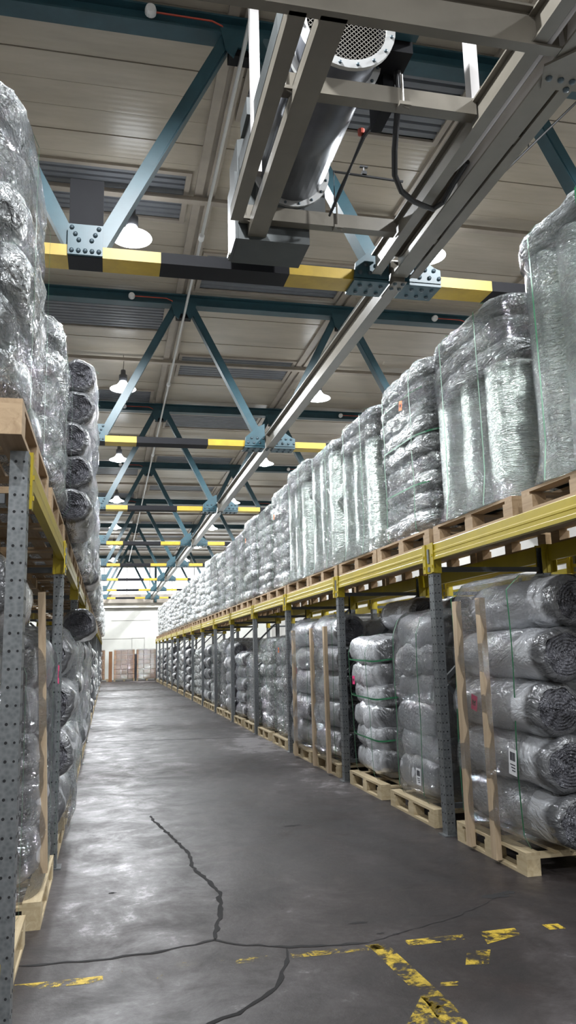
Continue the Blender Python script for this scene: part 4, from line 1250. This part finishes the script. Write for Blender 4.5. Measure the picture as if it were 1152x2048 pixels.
# ------------------------------------------------------------------ loads on the left-hand rack
lspec = {0: 'huge lumpy silver bag stack at the left picture edge on the top level',
         1: 'second silver bag stack from the camera on the top left, green strap down its face',
         2: 'stack with dark round roll ends facing the camera, third on the top left'}
for i in range(2 * NBAY):
    m, b = divmod(i, 2)
    y = POST0 + BAY * m + (0.46 if (m == 0 and b == 0) else (0.72 if b == 0 else 2.09))
    rnd = random.Random(500 + i)
    lab = lspec.get(i, 'silver wrapped stack, %s load from the camera on top of the left-hand rack' % ORD[i])
    pl = 'brown wooden pallet on the yellow beams, %s from the camera on the left-hand rack' % ORD[i]
    if i == 0: put('left', 1, i, y, 'b', 1.34, 1.51, 1.42, lab, 'brown', True, pl, n=6, lx=1.14)
    elif i == 1: put('left', 1, i, y, 'b', 1.28, 1.19, 1.30, lab, 'brown', True, pl, n=5, lx=1.18, dx=0.04)
    elif i == 2: put('left', 1, i, y - 0.06, 'r', 1.22, 1.37, 1.26, lab, 'brown', True, pl, n=5, lx=1.14, dx=0.23, jitter=0.03)
    else:
        typ = rnd.choice('brb')
        kw = dict(wide=i > 8, straps=2 if i < 14 else 0) if typ == 'b' else dict(straps=2 if i < 14 else 0, jitter=0.05, cols=2 if i < 14 else 1)
        put('left', 1, i, y, typ, 1.24 + rnd.uniform(-0.03, 0.02), 1.48 + rnd.uniform(-0.15, 0.12), 1.30, lab, 'brown', i < 8, pl, n=rnd.choice((6, 7, 8)) if typ == 'b' else 5, lx=1.14, film=i < 12, dx=rnd.uniform(0.08, 0.2), **kw)
fspec = {0: 'pale film-wrapped bag stack directly behind the near left rack frame',
         1: 'pale film-wrapped bag stack with pink sticker and wooden batten on the left floor',
         2: 'wrapped silver rolls with dark ends facing the camera behind the pink-stickered stack',
         3: 'silver wrapped rolls on the left floor carrying one dark-ended roll on top'}
for i in range(2 * NBAY):
    m, b = divmod(i, 2)
    y = POST0 + BAY * m + (0.74 if b == 0 else 2.01)
    rnd = random.Random(700 + i)
    lab = fspec.get(i, 'silver wrapped stack, %s load from the camera under the left-hand rack' % ORD[i])
    pl = 'pale wooden pallet on the floor, %s from the camera under the left-hand rack' % ORD[i]
    SK[0] = -0.09 if i < 2 else 0
    if i == 0: as_roll_film(put('left', 0, i, y, 'b', 1.06, 1.42, 1.06, lab, 'pale', True, pl, n=6, wide=True))
    elif i == 1:
        t = put('left', 0, i, y, 'b', 1.06, 1.52, 1.06, lab, 'pale', True, pl, n=5, wide=True, lx=1.19)
        as_roll_film(t)
        s_ = sticker(t, -0.645, 0.22, 1.22, 0.11, 'pink', 0.1)
        obj('batten', MB().box(-0.02, 0.02, -0.03, 0.03, 0.1, 1.72), 'woodz', t, (-0.60, 0.30, 0), (-0.08, 0.03, 0))
    elif i == 2:
        t = put('left', 0, i, y, 'r', 1.10, 1.55, 1.06, lab, 'pale', True, pl, n=4, lx=1.18, dx=0.08)
        obj('batten', MB().box(-0.02, 0.02, -0.03, 0.03, 0.1, 1.86), 'woodz', t, (-0.50, 0.45, 0), (0.03, 0.02, 0))
    elif i == 3: put('left', 0, i, y, 'r', 1.10, 1.46, 1.06, lab, 'pale', True, pl, n=4, lx=1.16, dx=0.05)
    else:
        typ = rnd.choice('br')
        kw = dict(wide=True, straps=1 if i < 14 else 0) if typ == 'b' else dict(straps=1 if i < 14 else 0, cols=2 if i < 14 else 1)
        put('left', 0, i, y, typ, 1.1, 1.5 + rnd.uniform(-0.2, 0.2), 1.06, lab, 'pale', i < 8, pl, n=6 if typ == 'b' else 4, lx=1.14, film=i < 10, dx=rnd.uniform(0, 0.08), **kw)

# loose rolls lying on top of the floor stacks
def loose(label, x, y, z, L, r, seed):
    t = thing('loose_roll', label, 'roll', (x, y, z), None)
    add_roll(t, 0, 0, r * 0.93, L, r, seed)
    return t
loose('pale wrapped roll lying on the bag stack behind the near left rack frame', -0.62, 4.05, 1.575, 1.15, 0.215, 2)
loose('dark-ended silver roll jutting into the aisle on top of the left floor rolls', -0.28, 8.38, 1.62, 1.15, 0.165, 3)
loose('silver roll lying on the sagging bag stack, front one of two', 3.32, 8.36, 1.66, 1.05, 0.19, 1)
loose('silver roll lying on the sagging bag stack, rear one of two', 3.72, 8.36, 1.66, 1.05, 0.19, 4)

# ------------------------------------------------------------------ carton stacks by the far wall
cart = MB().box(-0.185, 0.185, -0.275, 0.275, 0, 0.258).mesh('carton'); cart.materials.append(MT['carton'])
tape = MB().box(-0.035, 0.035, -0.283, -0.28, 0, 0.27).mesh('tape_strip'); tape.materials.append(MT['wood'])
for k, (xx, nx) in enumerate(((-0.55, 2), (0.95, 3), (2.25, 3))):
    yy = 47.9
    lab = ('brown carton stack by the far wall, mostly hidden behind the left-hand rack', 'brown film-wrapped carton stack standing clear in the middle of the far aisle end', 'brown film-wrapped carton stack at the far aisle end beside the right-hand rack')[k]
    pallet(('pale pallet under the left carton stack at the far wall', 'pale pallet under the middle carton stack at the far wall', 'pale pallet under the right carton stack at the far wall')[k], xx, yy, 0, 1.0, 'pale', False, 'pallets at the far wall')
    t = thing('carton_stack', lab, 'carton stack', (xx, yy, 0.146), 'carton stacks at the far wall')
    for j in range(6):
        for q in range(nx):
            for e in (0, 1):
                c = obj('carton', cart, None, t, ((q - (nx - 1) / 2) * 0.395, -0.285 + 0.57 * e, j * 0.276))
    x = nx * 0.2
    obj('stretch_film', hull([(0.0, -x, x, -0.6, 0.6), (1.66, -x, x, -0.6, 0.6)], 50 + k, 0.012, steps=30), 'filmthin', t)
tag(obj('brown_board', MB().box(0.06, 0.26, 47.2, 47.24, 0, 1.72), 'brownboard'), 'narrow dark brown board standing left of the middle carton stack at the far wall', 'board')
t = thing('grey_drum_roll', 'tall grey roll standing upright between the two carton stacks at the far wall', 'roll', (1.60, 47.6, 0))
obj('roll', MB().lathe([(0, 0), (0.085, 0), (0.09, 0.02), (0.09, 1.5), (0.06, 1.55), (0, 1.55)], (0, 0, 0), 20), 'duct', t)
